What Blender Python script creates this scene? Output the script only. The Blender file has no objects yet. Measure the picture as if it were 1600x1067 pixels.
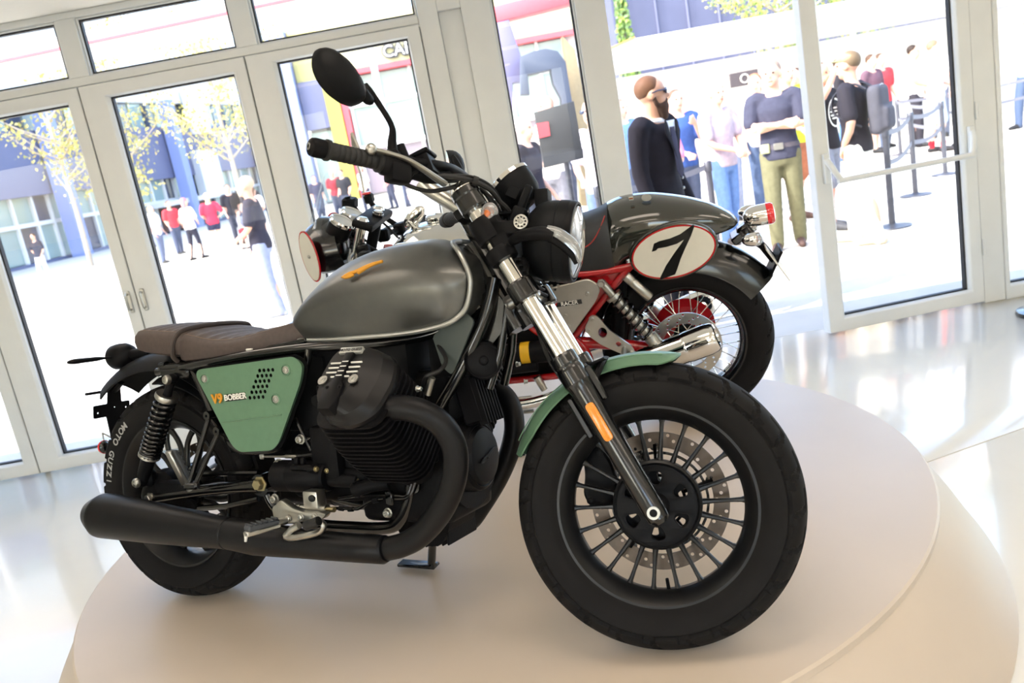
import bpy, bmesh, math, random
from math import sin, cos, pi, radians, hypot, atan2, sqrt
from mathutils import Matrix, Vector, Euler, Quaternion
random.seed(7)
COL = bpy.context.scene.collection
SC = bpy.context.scene

# ------------------------------------------------------------------ camera, sky, sun, lights, exposure
cd = bpy.data.cameras.new('camera'); CAM = bpy.data.objects.new('camera', cd); COL.objects.link(CAM)
cd.sensor_width = 36; cd.lens = 30.207; cd.clip_start = .05; cd.clip_end = 400
CAM.matrix_world = Matrix(((0.8872084, 0.05646647, 0.45790041, 2.07914672), (0.42629775, 0.2792242, -0.86040925, -1.63275168), (-0.17644116, 0.95856423, 0.22365853, 1.45443414), (0, 0, 0, 1)))
SC.camera = CAM
cd.dof.use_dof = True; cd.dof.focus_distance = 2.25; cd.dof.aperture_fstop = 5.0
SC.view_settings.view_transform = 'Standard'; SC.view_settings.look = 'None'
SC.view_settings.gamma = 1; SC.view_settings.use_curve_mapping = False
SC.view_settings.exposure = 0.68
wd = bpy.data.worlds.new('sky'); SC.world = wd; wd.use_nodes = True
nt = wd.node_tree; nt.nodes.clear()
wo = nt.nodes.new('ShaderNodeOutputWorld'); wb = nt.nodes.new('ShaderNodeBackground')
sk = nt.nodes.new('ShaderNodeTexSky'); sk.sky_type = 'NISHITA'; sk.sun_disc = False
sk.sun_elevation = radians(42); sk.sun_rotation = radians(200); sk.air_density = 1.0; sk.dust_density = 2.5; sk.ozone_density = 1.0
nt.links.new(sk.outputs[0], wb.inputs[0]); nt.links.new(wb.outputs[0], wo.inputs[0])
wb.inputs[1].default_value = 0.75
sl = bpy.data.lights.new('sun', 'SUN'); SUN = bpy.data.objects.new('sun', sl); COL.objects.link(SUN)
sl.energy = 6.0; sl.angle = radians(.6); sl.color = (1, .95, .87)
# the sun stands over the left end of the square, a little behind the glass front
sd = Vector((cos(radians(27.6 + 12)), sin(radians(27.6 + 12)), -.9)).normalized()
SUN.rotation_euler = sd.to_track_quat('-Z', 'Y').to_euler(); SUN.location = (-20, -5, 25)
CEIL = 2.87
def added_lamp_light(x, y, e, sx=1.2, sy=.6, col=(1, .97, .935)):
    a = bpy.data.lights.new('added_ceiling_light_source', 'AREA'); a.shape = 'RECTANGLE'; a.size = sx; a.size_y = sy; a.energy = e; a.color = col
    o = bpy.data.objects.new('added_ceiling_light_source', a); COL.objects.link(o); o.location = (x, y, CEIL - .05)
    o.rotation_euler = (0, 0, radians(27.6)); return o
LAMPS = [(3.6, .9), (1.6, -.2), (-.4, -1.2), (4.4, -1.0), (2.5, -2.2), (.5, -3.2), (5.4, -3.1), (3.5, -4.3), (3.3, 2.6), (-1.0, .6)]  # unseen ceiling panels added to light the room; last two brighten floor and frames
for lx, ly in LAMPS: added_lamp_light(lx, ly, 56)

# ------------------------------------------------------------------ helpers
def lin(c):
    if isinstance(c, str): c = [int(c[i:i+2], 16) / 255 for i in (0, 2, 4)]
    return tuple((x / 12.92 if x <= .04045 else ((x + .055) / 1.055) ** 2.4) for x in c) + (1,)
def mat(name, col, rough=.5, metal=0, coat=0, coat_rough=.05, var=.06, scale=30, bump=0, trans=0, alpha=1, emit=None, aniso=0, spec=.5):
    m = bpy.data.materials.new(name); m.use_nodes = True; t = m.node_tree; b = t.nodes['Principled BSDF']
    c = lin(col)
    if var:
        n = t.nodes.new('ShaderNodeTexNoise'); n.inputs['Scale'].default_value = scale; n.inputs['Detail'].default_value = 4
        tc = t.nodes.new('ShaderNodeTexCoord'); t.links.new(tc.outputs['Object'], n.inputs['Vector'])
        r = t.nodes.new('ShaderNodeValToRGB'); t.links.new(n.outputs['Fac'], r.inputs['Fac'])
        r.color_ramp.elements[0].position = .3; r.color_ramp.elements[1].position = .7
        r.color_ramp.elements[0].color = tuple(x * (1 - var) for x in c[:3]) + (1,)
        r.color_ramp.elements[1].color = tuple(min(1, x * (1 + var)) for x in c[:3]) + (1,)
        t.links.new(r.outputs['Color'], b.inputs['Base Color'])
        if bump:
            bp = t.nodes.new('ShaderNodeBump'); bp.inputs['Strength'].default_value = bump; bp.inputs['Distance'].default_value = .002
            t.links.new(n.outputs['Fac'], bp.inputs['Height']); t.links.new(bp.outputs['Normal'], b.inputs['Normal'])
    else: b.inputs['Base Color'].default_value = c
    b.inputs['Roughness'].default_value = rough; b.inputs['Metallic'].default_value = metal
    b.inputs['Coat Weight'].default_value = coat; b.inputs['Coat Roughness'].default_value = coat_rough
    b.inputs['Transmission Weight'].default_value = trans; b.inputs['Specular IOR Level'].default_value = spec
    if aniso: b.inputs['Anisotropic'].default_value = aniso
    if emit: b.inputs['Emission Color'].default_value = lin(emit[0]); b.inputs['Emission Strength'].default_value = emit[1]
    return m
def glass_mat(name, tint=(1, 1, 1), gloss=.08, rough=.0):
    m = bpy.data.materials.new(name); m.use_nodes = True; t = m.node_tree; t.nodes.clear()
    o = t.nodes.new('ShaderNodeOutputMaterial'); mx = t.nodes.new('ShaderNodeMixShader'); tr = t.nodes.new('ShaderNodeBsdfTransparent')
    g = t.nodes.new('ShaderNodeBsdfGlossy'); g.inputs['Roughness'].default_value = rough; tr.inputs['Color'].default_value = tint + (1,)
    lw = t.nodes.new('ShaderNodeFresnel'); lw.inputs['IOR'].default_value = 1.0 + gloss * 5
    ge = t.nodes.new('ShaderNodeNewGeometry'); sb = t.nodes.new('ShaderNodeMath'); sb.operation = 'SUBTRACT'; sb.inputs[0].default_value = 1; t.links.new(ge.outputs['Backfacing'], sb.inputs[1])
    ml = t.nodes.new('ShaderNodeMath'); ml.operation = 'MULTIPLY'; t.links.new(lw.outputs[0], ml.inputs[0]); t.links.new(sb.outputs[0], ml.inputs[1])
    t.links.new(ml.outputs[0], mx.inputs['Fac']); t.links.new(tr.outputs[0], mx.inputs[1]); t.links.new(g.outputs[0], mx.inputs[2])
    t.links.new(mx.outputs[0], o.inputs['Surface']); return m

def frame_from(d, up=Vector((0, 0, 1))):
    d = Vector(d).normalized(); up = Vector(up)
    if abs(d.dot(up)) > .98: up = Vector((1, 0, 0))
    x = up.cross(d).normalized(); y = d.cross(x); return x, y, d
class B:
    """collects geometry for ONE mesh object"""
    def __init__(s): s.v = []; s.f = []
    def add(s, vs, fs, M=None):
        k = len(s.v); s.v += [tuple((M @ Vector(v)) if M is not None else v) for v in vs]; s.f += [tuple(i + k for i in f) for f in fs]; return s
    def grid(s, rows, closed_u=False, closed_v=False, cap0=False, cap1=False):
        n = len(rows); m = len(rows[0]); k = len(s.v)
        for r in rows: s.v += [tuple(p) for p in r]
        for i in range(n if closed_u else n - 1):
            for j in range(m if closed_v else m - 1):
                a = k + i * m + j; b = k + i * m + (j + 1) % m; i2 = (i + 1) % n
                s.f.append((a, b, k + i2 * m + (j + 1) % m, k + i2 * m + j))
        if cap0: s.f.append(tuple(k + j for j in reversed(range(m))))
        if cap1: s.f.append(tuple(k + (n - 1) * m + j for j in range(m)))
        return s
    def box(s, c, size, R=None, bev=0, seg=1):
        bm = bmesh.new(); bmesh.ops.create_cube(bm, size=1)
        for v in bm.verts: v.co = Vector((v.co.x * size[0], v.co.y * size[1], v.co.z * size[2]))
        if bev: bmesh.ops.bevel(bm, geom=bm.edges[:], offset=min(bev, min(size) * .49), segments=seg, affect='EDGES', profile=.6)
        M = Matrix.Translation(Vector(c)) @ (R.to_4x4() if R is not None else Matrix())
        return s.bm(bm, M)
    def bm(s, bm, M=None):
        bm.verts.index_update(); s.add([v.co.copy() for v in bm.verts], [[v.index for v in f.verts] for f in bm.faces], M); bm.free(); return s
    def tube(s, pts, r, n=12, closed=False, cap=True, smooth=0, squash=None):
        pts = [Vector(p) for p in pts]; rr = list(r) if isinstance(r, (list, tuple)) else [r] * len(pts)
        if smooth: pts, rr = spline(pts, rr, smooth, closed)
        N = len(pts); rows = []; x = None
        for i in range(N):
            a = pts[(i - 1) % N] if (closed or i > 0) else pts[i]; b = pts[(i + 1) % N] if (closed or i < N - 1) else pts[i]
            d = (b - a).normalized() if (b - a).length > 1e-9 else Vector((0, 0, 1))
            if x is None: x, y, _ = frame_from(d)
            else:
                x = (x - d * x.dot(d)).normalized(); y = d.cross(x)
            q1, q2 = squash or (1, 1)
            rows.append([pts[i] + (x * cos(2 * pi * j / n) * q1 + y * sin(2 * pi * j / n) * q2) * rr[i] for j in range(n)])
        return s.grid(rows, closed_u=closed, closed_v=True, cap0=cap and not closed, cap1=cap and not closed)
    def cyl(s, p0, p1, r0, r1=None, n=16, bev=0):
        p0 = Vector(p0); p1 = Vector(p1); r1 = r0 if r1 is None else r1; L = (p1 - p0).length
        if bev: return s.lathe([(0, 0), (r0 - bev, 0), (r0, bev), (r1, L - bev), (r1 - bev, L), (0, L)], p0, p1 - p0, n)
        return s.lathe([(0, 0), (r0, 0), (r1, L), (0, L)], p0, p1 - p0, n)
    def lathe(s, prof, o=(0, 0, 0), ax=(0, 0, 1), n=24, closed=False, up=(0, 0, 1), arc=None, sx=1, sy=1):
        o = Vector(o); x, y, d = frame_from(ax, up)
        a0, a1 = arc or (0, 2 * pi); full = arc is None; N = n if full else n + 1
        rows = [[o + d * h + (x * cos(a0 + (a1 - a0) * j / n) * sx + y * sin(a0 + (a1 - a0) * j / n) * sy) * r for j in range(N)] for r, h in prof]
        return s.grid(rows, closed_u=closed, closed_v=full)
    def ell(s, c, r, R=None, n=16, m=10):
        c = Vector(c); r = (r, r, r) if isinstance(r, (int, float)) else r
        rows = []
        for i in range(m + 1):
            t = pi * i / m; rows.append([])
            for j in range(n):
                p = Vector((r[0] * sin(t) * cos(2 * pi * j / n), r[1] * sin(t) * sin(2 * pi * j / n), r[2] * cos(t)))
                rows[-1].append(c + (R @ p if R is not None else p))
        return s.grid(rows, closed_v=True)
    def prism(s, poly, o, ex, ey, t, bev=0, back=0):
        """2-D outline in plane (ex,ey) at o, from -back to t along ex x ey"""
        o = Vector(o); ex = Vector(ex).normalized(); ey = Vector(ey); ey = (ey - ex * ey.dot(ex)).normalized(); ez = ex.cross(ey)
        area = sum(poly[i][0] * poly[(i + 1) % len(poly)][1] - poly[(i + 1) % len(poly)][0] * poly[i][1] for i in range(len(poly)))
        if area < 0: poly = poly[::-1]
        def ring(h, ins):
            P = inset(poly, ins) if ins else poly
            return [o + ex * a + ey * b + ez * h for a, b in P]
        rows = [ring(-back, 0)]
        if bev: rows += [ring(t - bev, 0), ring(t - bev * .3, bev * .35), ring(t, bev)]
        else: rows += [ring(t, 0)]
        return s.grid(rows, closed_v=True, cap0=True, cap1=True)
    def plate(s, outer, holes, o, ex, ey, t, bev=0):
        """flat plate with real holes"""
        cu = bpy.data.curves.new('tmp', 'CURVE'); cu.dimensions = '2D'; cu.fill_mode = 'BOTH'; cu.extrude = max(t / 2 - bev, 1e-5); cu.bevel_depth = bev; cu.bevel_resolution = 1
        if bev: cu.offset = -bev
        for P in [outer] + holes:
            sp = cu.splines.new('POLY'); sp.points.add(len(P) - 1); sp.use_cyclic_u = True
            for q, (a, b) in zip(sp.points, P): q.co = (a, b, 0, 1)
        return s.curve(cu, o, ex, ey, t / 2)
    def curve(s, cu, o, ex, ey, lift=0):
        ob = bpy.data.objects.new('tmp', cu); COL.objects.link(ob); dg = bpy.context.evaluated_depsgraph_get(); dg.update()
        me = bpy.data.meshes.new_from_object(ob.evaluated_get(dg))
        ex = Vector(ex).normalized(); ey = Vector(ey); ey = (ey - ex * ey.dot(ex)).normalized(); ez = ex.cross(ey); o = Vector(o)
        s.add([o + ex * v.co.x + ey * v.co.y + ez * (v.co.z + lift) for v in me.vertices], [tuple(p.vertices) for p in me.polygons])
        bpy.data.objects.remove(ob); bpy.data.meshes.remove(me); bpy.data.curves.remove(cu); return s
    def text(s, txt, size, o, ex, ey, depth=.001, align='CENTER', squash=1, bold=0, shear=0):
        cu = bpy.data.curves.new('tmp', 'FONT'); cu.body = txt; cu.size = size; cu.extrude = depth / 2; cu.align_x = align; cu.align_y = 'CENTER'; cu.offset = bold; cu.shear = shear; cu.resolution_u = 3
        return s.curve(cu, o, ex, ey, depth / 2)
    def build(s, name, m, parent=None, ang=38, M=None, smooth=True, label=None):
        me = bpy.data.meshes.new(name); me.from_pydata(s.v, [], s.f)
        bm = bmesh.new(); bm.from_mesh(me); bmesh.ops.remove_doubles(bm, verts=bm.verts, dist=1e-6); bmesh.ops.recalc_face_normals(bm, faces=bm.faces); bm.to_mesh(me); bm.free()
        if smooth:
            me.shade_smooth(); me.set_sharp_from_angle(angle=radians(ang))
        me.materials.append(m); o = bpy.data.objects.new(name, me); COL.objects.link(o)
        if parent is not None: o.parent = parent
        if M is not None: o.matrix_local = M
        if label: o['label'] = label
        return o
def spline(pts, rr, sub, closed=False):
    P = []; R_ = []; n = len(pts)
    for i in range(n if closed else n - 1):
        g = (lambda k: k % n) if closed else (lambda k: max(0, min(n - 1, k)))
        p0, p1, p2, p3 = (pts[g(i + k)] for k in (-1, 0, 1, 2)); r1, r2 = rr[g(i)], rr[g(i + 1)]
        for j in range(sub):
            t = j / sub; P.append(.5 * ((2 * p1) + (p2 - p0) * t + (2 * p0 - 5 * p1 + 4 * p2 - p3) * t * t + (3 * p1 - p0 - 3 * p2 + p3) * t ** 3)); R_.append(r1 + (r2 - r1) * t)
    if not closed: P.append(pts[-1]); R_.append(rr[-1])
    return P, R_
def inset(P, d):
    n = len(P); out = []
    for i in range(n):
        a = Vector(P[i - 1]); b = Vector(P[i]); c = Vector(P[(i + 1) % n])
        e1 = (b - a); e2 = (c - b)
        if e1.length < 1e-9 or e2.length < 1e-9: out.append(tuple(b)); continue
        e1.normalize(); e2.normalize(); n1 = Vector((-e1.y, e1.x)); n2 = Vector((-e2.y, e2.x)); k = (n1 + n2)
        k = k / max(.5, 1 + n1.dot(n2)); out.append(tuple(b + k * d))
    return out
def rpoly(P, r, seg=4):
    """round the corners of a polygon"""
    out = []; n = len(P)
    for i in range(n):
        a = Vector(P[i - 1]); b = Vector(P[i]); c = Vector(P[(i + 1) % n]); rr = r[i] if isinstance(r, (list, tuple)) else r
        q = min(rr, (a - b).length * .45, (c - b).length * .45); p0 = b + (a - b).normalized() * q; p1 = b + (c - b).normalized() * q
        for k in range(seg + 1):
            t = k / seg; out.append(tuple((1 - t) ** 2 * p0 + 2 * t * (1 - t) * b + t * t * p1))
    return out
def circ(c, r, n=12, ry=None): return [(c[0] + r * cos(2 * pi * i / n), c[1] + (ry or r) * sin(2 * pi * i / n)) for i in range(n)]
def rrect(w, h, r, seg=4, c=(0, 0)): return rpoly([(c[0] - w / 2, c[1] - h / 2), (c[0] + w / 2, c[1] - h / 2), (c[0] + w / 2, c[1] + h / 2), (c[0] - w / 2, c[1] + h / 2)], r, seg)
def lerp(tab, x):
    if x <= tab[0][0]: return tab[0][1:]
    for a, b in zip(tab, tab[1:]):
        if x <= b[0]:
            t = (x - a[0]) / (b[0] - a[0]); return tuple(p + (q - p) * t for p, q in zip(a[1:], b[1:]))
    return tab[-1][1:]
def hermite(tab, x):
    """smooth interpolation of a table"""
    n = len(tab)
    if x <= tab[0][0]: return tab[0][1:]
    if x >= tab[-1][0]: return tab[-1][1:]
    for i in range(n - 1):
        if x <= tab[i + 1][0]:
            a, b = tab[i], tab[i + 1]; h = b[0] - a[0]; t = (x - a[0]) / h; out = []
            for k in range(1, len(a)):
                da = (b[k] - tab[i - 1][k]) / (b[0] - tab[i - 1][0]) if i > 0 else (b[k] - a[k]) / h
                db = (tab[i + 2][k] - a[k]) / (tab[i + 2][0] - a[0]) if i < n - 2 else (b[k] - a[k]) / h
                out.append((2 * t ** 3 - 3 * t * t + 1) * a[k] + (t ** 3 - 2 * t * t + t) * h * da + (-2 * t ** 3 + 3 * t * t) * b[k] + (t ** 3 - t * t) * h * db)
            return tuple(out)
def thing(name, label, cat, M=None, group=None):
    o = bpy.data.objects.new(name, None); COL.objects.link(o); o.empty_display_size = .1
    if M is not None: o.matrix_world = M
    o['label'] = label; o['category'] = cat
    if group: o['group'] = group
    return o
def tag(o, label, cat, group=None):
    o['label'] = label; o['category'] = cat
    if group: o['group'] = group
    return o
def struct(o): o['kind'] = 'structure'; return o
def copy_of(o, parent, M, kids=False):
    c = o.copy(); COL.objects.link(c); c.parent = parent; c.matrix_local = M
    if kids:
        for ch in list(o.children):
            d = ch.copy(); COL.objects.link(d); d.parent = c; d.matrix_local = ch.matrix_local.copy()
    return c
def T(x, y, z): return Matrix.Translation((x, y, z))
def Ry(a): return Matrix.Rotation(a, 4, 'Y')
def bolt(b, p, d, r=.006, h=.005, socket=True):
    d = Vector(d).normalized(); p = Vector(p)
    if socket: b.lathe([(0, 0), (r * 1.35, 0), (r * 1.35, h * .25), (r, h * .3), (r, h), (r * .8, h * 1.15), (r * .5, h * 1.15), (r * .5, h * .6), (0, h * .6)], p, d, 10)
    else: b.lathe([(0, 0), (r * 1.4, 0), (r * 1.4, h * .25), (r, h * .3), (r, h), (r * .85, h * 1.2), (0, h * 1.2)], p, d, 6)
    return b

# ------------------------------------------------------------------ materials
M_frame = mat('white_lacquered_aluminium', 'e0e1dd', .45, 0, .2, .2, .02, 8)
M_gasket = mat('black_rubber_gasket', '1b1c1f', .6)
M_glass = glass_mat('window_glass', (.97, .985, .985), .09)
M_wall = mat('warm_white_plaster', 'e6e1d2', .8, var=.02, scale=4)
M_plat = mat('beige_matt_lacquer', 'cfc0ae', .42, 0, .25, .35, .025, 3)
M_chrome = mat('chrome', 'e8e8e6', .06, 1, var=0)
M_satin = mat('satin_aluminium', 'b9b8b2', .33, 1, var=.05)
M_fork = mat('hard_chrome_tube', 'e4e3df', .12, 1, var=0)
M_black = mat('gloss_black_paint', '0b0c0e', .22, 0, .45, .08, .1)
M_rim = mat('satin_black_rim_paint', '0c0d0f', .38, 0, .12, .25, .08, spec=.35)
M_matt = mat('matt_black_paint', '121214', .42, 0, .0, .3, .12, 40, spec=.1)
M_exh = mat('matt_black_exhaust_coating', '141416', .4, .2, 0, .3, .1, 18, spec=.26)
M_engine = mat('black_crinkle_engine_paint', '101012', .5, .1, 0, .3, .2, 160, .25, spec=.1)
M_rubber = mat('tyre_rubber', '171616', .72, var=.14, scale=14, spec=.16)
M_grip = mat('black_rubber', '151516', .6, var=.1)
M_plastic = mat('black_plastic', '151618', .45, var=.06, spec=.1)
M_tank = mat('matt_grey_metallic_paint', '656664', .36, .8, .15, .3, .03, 60)
M_tankrim = mat('pale_silver_paint', 'b4b6b2', .34, .7, var=.03)
M_green = mat('matt_green_metallic_paint', '64886d', .4, .35, .25, .25, .04, 60)
M_seat = mat('dark_brown_leather', '483d39', .55, var=.12, scale=90, bump=.25)
M_stitch = mat('brown_piping', '3a302c', .55)
M_thread = mat('tan_stitching', '76604c', .7)
M_gold = mat('amber_gold_enamel', 'dd9a2b', .35, .25, .3)
M_amber = mat('amber_reflector', 'ec8a12', .3, 0, .6, .1, .18, 260)
M_amberl = mat('amber_lens', 'd9702e', .15, 0, 1, .03, .1, trans=.2)
M_clear = mat('clear_lens', 'e6eaec', .05, 0, 1, .02, 0, trans=.75)
M_red = mat('red_frame_paint', 'b5161c', .2, 0, .9, .05, .08)
M_redlens = mat('red_lens', 'e2252e', .12, 0, 1, .03, .1)
M_white = mat('white_enamel', 'e9e7e0', .3, 0, .5, .1, .02)
M_off = mat('cream_decal', 'd9d6c9', .32, 0, .4, .1, .02)
M_disc = mat('brake_disc_steel', '564d45', .38, .9, var=.15, scale=50)
M_bluerim = mat('black_anodised_rim', '15171b', .22, .5, .5, .08, .06)
M_dkgreen = mat('dark_olive_gloss_paint', '2b2d28', .12, 0, 1, .03, .05)
M_letter = mat('light_grey_lettering', 'a9a9a6', .6, var=.02)
M_brass = mat('yellow_zinc', 'a89c78', .35, .9)
M_yellow = mat('yellow_label', 'e5b31f', .5)
M_bluetank = mat('polished_tank', 'd5d6d4', .07, 1, var=0)

# ------------------------------------------------------------------ setting: room shell (wall frame: s along the glass front, o outwards, h up)
WM = T(-3.18433, 1.33961, 0) @ Matrix.Rotation(radians(27.629), 4, 'Z')
def WP(s, o, h=0): return WM @ Vector((s, o, h))
M_floor = mat('glossy_white_epoxy', 'ece7da', .16, 0, .25, .05, .03, 2.2)
M_joint = mat('grey_joint_filler', '8f897c', .7)
M_ceil = mat('white_ceiling_paint', 'ece7da', .85, var=.01)
M_pave = mat('pale_stone_paving', 'c9c2b6', .85, var=.06, scale=3)
def sbox(name, s0, s1, o0, o1, h0, h1, m, parent=None, bev=0):
    return B().box(((s0 + s1) / 2, (o0 + o1) / 2, (h0 + h1) / 2), (abs(s1 - s0), abs(o1 - o0), abs(h1 - h0)), bev=bev).build(name, m, parent, M=WM if parent is None else None)
# floor: two cast bays with an open joint between them (joint runs at 17.6 degrees to the glass)
jd = Vector((.9532, .3024)); j0 = Vector((4.736, -2.032)); jn = Vector((-.3024, .9532))
def bay(name, pts):
    b = B(); b.prism([tuple(p) for p in pts], (0, 0, -.12), (1, 0, 0), (0, 1, 0), .12, .004); return struct(b.build(name, M_floor, M=WM))
pa = j0 - jd * 9.6 + jn * .003; pb = j0 + jd * 5.9 + jn * .003
bay('floor', [pa, pb, Vector((pb.x, .06)), Vector((pa.x, .06))])
pa2 = pa - jn * .006; pb2 = pb - jn * .006
bay('floor', [Vector((pa2.x, -9)), Vector((pb2.x, -9)), pb2, pa2])
struct(sbox('floor_joint', pa.x, pb.x, -9, .06, -.2, -.125, M_joint))
struct(sbox('ground', -75, 60, .06, 110, -.3, 0, M_pave))
XL, XR, OB = -4.5, 10.3, -8.5
cl = sbox('ceiling', XL, XR, OB, 0, 2.56, 2.72, M_ceil); struct(cl)
struct(sbox('wall_back', XL, XR, OB - .15, OB, 0, .9, M_wall)); struct(sbox('wall_back', XL, XR, OB - .15, OB, 2.46, 2.56, M_wall))
struct(sbox('ground', -75, 60, -70, OB - .15, -.3, 0, M_pave))
struct(sbox('wall_left', XL - .15, XL, OB, 0, 0, 2.56, M_wall))
struct(sbox('wall_right', XR, XR + .15, OB, 0, 0, 2.56, M_wall))
# unseen light panels added to the ceiling
M_diff = mat('lamp_diffuser', 'fff4e2', .6, var=0, emit=('ffeedd', 3.0))
for i, (lx, ly) in enumerate(LAMPS):
    t = thing('added_ceiling_light', 'added white framed rectangular ceiling light panel ' + ['in front of the ajar door', 'above the front of the platform', 'above the muffler side of the platform', 'beyond the platform near the end wall', 'above the camera side floor', 'nearest the back corner by the double doors', 'in the far back corner by the end wall', 'along the back windows at the middle', 'nearest the open doorway', 'nearest the double doors'][i], 'ceiling light', T(lx, ly, 2.56) @ Matrix.Rotation(radians(27.6), 4, 'Z'), 'added ceiling light panels')
    B().plate(rrect(1.3, .7, .01), [rrect(1.2, .6, .008)], (0, 0, -.03), (1, 0, 0), (0, 1, 0), .03).build('lamp_frame', M_frame, t)
    B().box((0, 0, -.006), (1.2, .6, .008)).build('diffuser', M_diff, t)
def frame_ring(b, s0, s1, h0, h1, wl, wr, wb, wt, o0, o1):
    """mitred frame with a chamfered room-side face (o0 towards the room)"""
    prof = [(0, o1), (0, o0 + .004), (.004, o0), (.84, o0), (.9, o0 + .003), (1, o0 + .018), (1, o1)]
    rows = []
    for k, o in prof:
        q = .004 if k == .004 else None
        a = [(w * k if q is None else q) for w in (wl, wr, wb, wt)]
        rows.append([(s0 + a[0], o, h0 + a[2]), (s1 - a[1], o, h0 + a[2]), (s1 - a[1], o, h1 - a[3]), (s0 + a[0], o, h1 - a[3])])
    b.grid(rows, closed_u=True, closed_v=True)
    return b
def gasket(b, s0, s1, h0, h1, o, w=.009):
    rows = [[(s0 + i * w, oo, h0 + i * w), (s1 - i * w, oo, h0 + i * w), (s1 - i * w, oo, h1 - i * w), (s0 + i * w, oo, h1 - i * w)] for i, oo in ((0, o - .004), (1, o - .004), (1, o + .03), (0, o + .03))]
    return b.grid(rows, closed_u=True, closed_v=True)
def glazed(name, s0, s1, h0, h1, wl, wr, wb, wt, o0=-.035, o1=.045, M=None):
    t = bpy.data.objects.new(name, None); COL.objects.link(t); t.matrix_world = M or WM; struct(t)
    frame_ring(B(), s0, s1, h0, h1, wl, wr, wb, wt, o0, o1).build('frame', M_frame, t, ang=20)
    g = (s0 + wl, s1 - wr, h0 + wb, h1 - wt)
    gasket(B(), *g, o1 - .038).build('gasket', M_gasket, t)
    B().box(((g[0] + g[1]) / 2, o1 - .02, (g[2] + g[3]) / 2), (g[1] - g[0], .006, g[3] - g[2])).build('pane', M_glass, t)
    return t
DT = 2.165
dA = glazed('door_1', -.70, .262, .015, DT, .14, .085, .085, .078)
dB = glazed('door_2', .27, 1.126, .015, DT, .15, .075, .085, .078)
dC = glazed('door_3', 1.134, 2.07, .015, DT, .15, .075, .085, .078)
dD = glazed('door_4', 2.078, 3.058, .015, DT, .16, .075, .085, .058)
# fixed posts, transoms, solid infill
i_ = 0
def trim(s0, s1, h0, h1, o0=-.02, o1=.06):
    global i_; i_ += 1
    return struct(sbox('trim_%d' % i_, s0, s1, o0, o1, h0, h1, M_frame, bev=.003))
trim(-1.0, -.70, 0, 2.56)
trim(-.70, 3.06, DT + .005, 2.215)                    # transom rail over the leaves
trim(-.70, 3.06, 2.525, 2.56)
for s in (.20, 1.10, 2.05): trim(s, s + .11, 2.215, 2.525)
trim(3.063, 3.175, 0, 2.56)
trim(3.305, 3.47, 0, 2.56)
trim(3.175, 3.305, 2.215, 2.56)
trim(3.175, 3.305, 0, 2.215, .01, .05)              # recessed grey infill panel
trim(3.47, 4.10, 2.3, 2.56)
trim(3.93, 4.10, 0, 2.3)
trim(3.47, 3.93, 0, .1)
trim(6.125, 6.255, 0, 2.56)
trim(4.10, 6.125, 2.29, 2.56)
trim(6.255, XR, 2.29, 2.56)
trim(-4.5, -1.0, 0, 2.56)
for a, b in ((-.70, .20), (.31, 1.10), (1.21, 2.05), (2.16, 3.06)):
    n = {-.70: 1, .31: 2, 1.21: 3, 2.16: 4}[a]; glazed('window_%d' % n, a, b, 2.215, 2.525, .012, .012, .008, .012, -.005, .05)
glazed('window_5', 3.47, 3.93, .1, 2.3, .012, .012, .01, .01, -.005, .05)
for i in range(8):
  if i % 2: struct(sbox('wall_back', XL + 1.85 * i, XL + 1.85 * (i + 1), OB - .15, OB, .9, 2.46, M_wall))
  else: glazed('window_%d' % (8 + i), XL + 1.85 * i, XL + 1.85 * (i + 1), .9, 2.46, .05, .05, .05, .05, -.045, .045, M=WM @ T(0, OB - .07, 0))  # unseen back windows, added so daylight reaches the door frames from the room side
glazed('window_6', 6.255, 7.9, 0, 2.29, .03, .09, .09, .06, -.03, .05)
glazed('window_7', 7.9, XR, 0, 2.29, .09, .09, .09, .06, -.03, .05)
for s in (.266, 1.13, 2.074, 3.06): trim(s - .02, s + .02, 0, DT, .045, .06)
# right leaf, slightly ajar, with its push bar
HM = WM @ T(6.118, 0, 0) @ Matrix.Rotation(radians(5.3), 4, 'Z') @ T(-6.118, 0, 0)
dH = glazed('door_5', 5.125, 6.115, .015, 2.285, .105, .085, .085, .085, M=HM)
pb_ = B()
for s, q in ((5.185, 1), (6.075, -1)):
    pb_.box((s, -.05, .985), (.036, .034, .17), bev=.008, seg=2)
    pb_.tube([(s, -.06, 1.035), (s + .012 * q, -.085, 1.0), (s + .028 * q, -.105, .955), (s + .05 * q, -.118, .912)], [.019, .019, .018, .018], 10, smooth=4)
pb_.build('push_bar_bracket', M_frame, dH, label='curved white bracket')
B().tube([(5.215, -.118, .912), (6.045, -.118, .912)], .0165, 14).build('push_bar', M_frame, dH)
for d, s in ((dB, 1.09), (dC, 1.175)):
    B().box((s, -.04, .945), (.026, .012, .13), bev=.004).tube([(s, -.045, .9), (s, -.075, .905), (s, -.075, .985), (s, -.045, .99)], .0065, 8, smooth=3).build('door_handle', M_satin, d)
hb = B()
for h in (.3, 1.1, 1.9): hb.cyl((6.121, -.045, h), (6.121, -.045, h + .1), .009)
hb.build('hinge', M_frame, dH)

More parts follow.
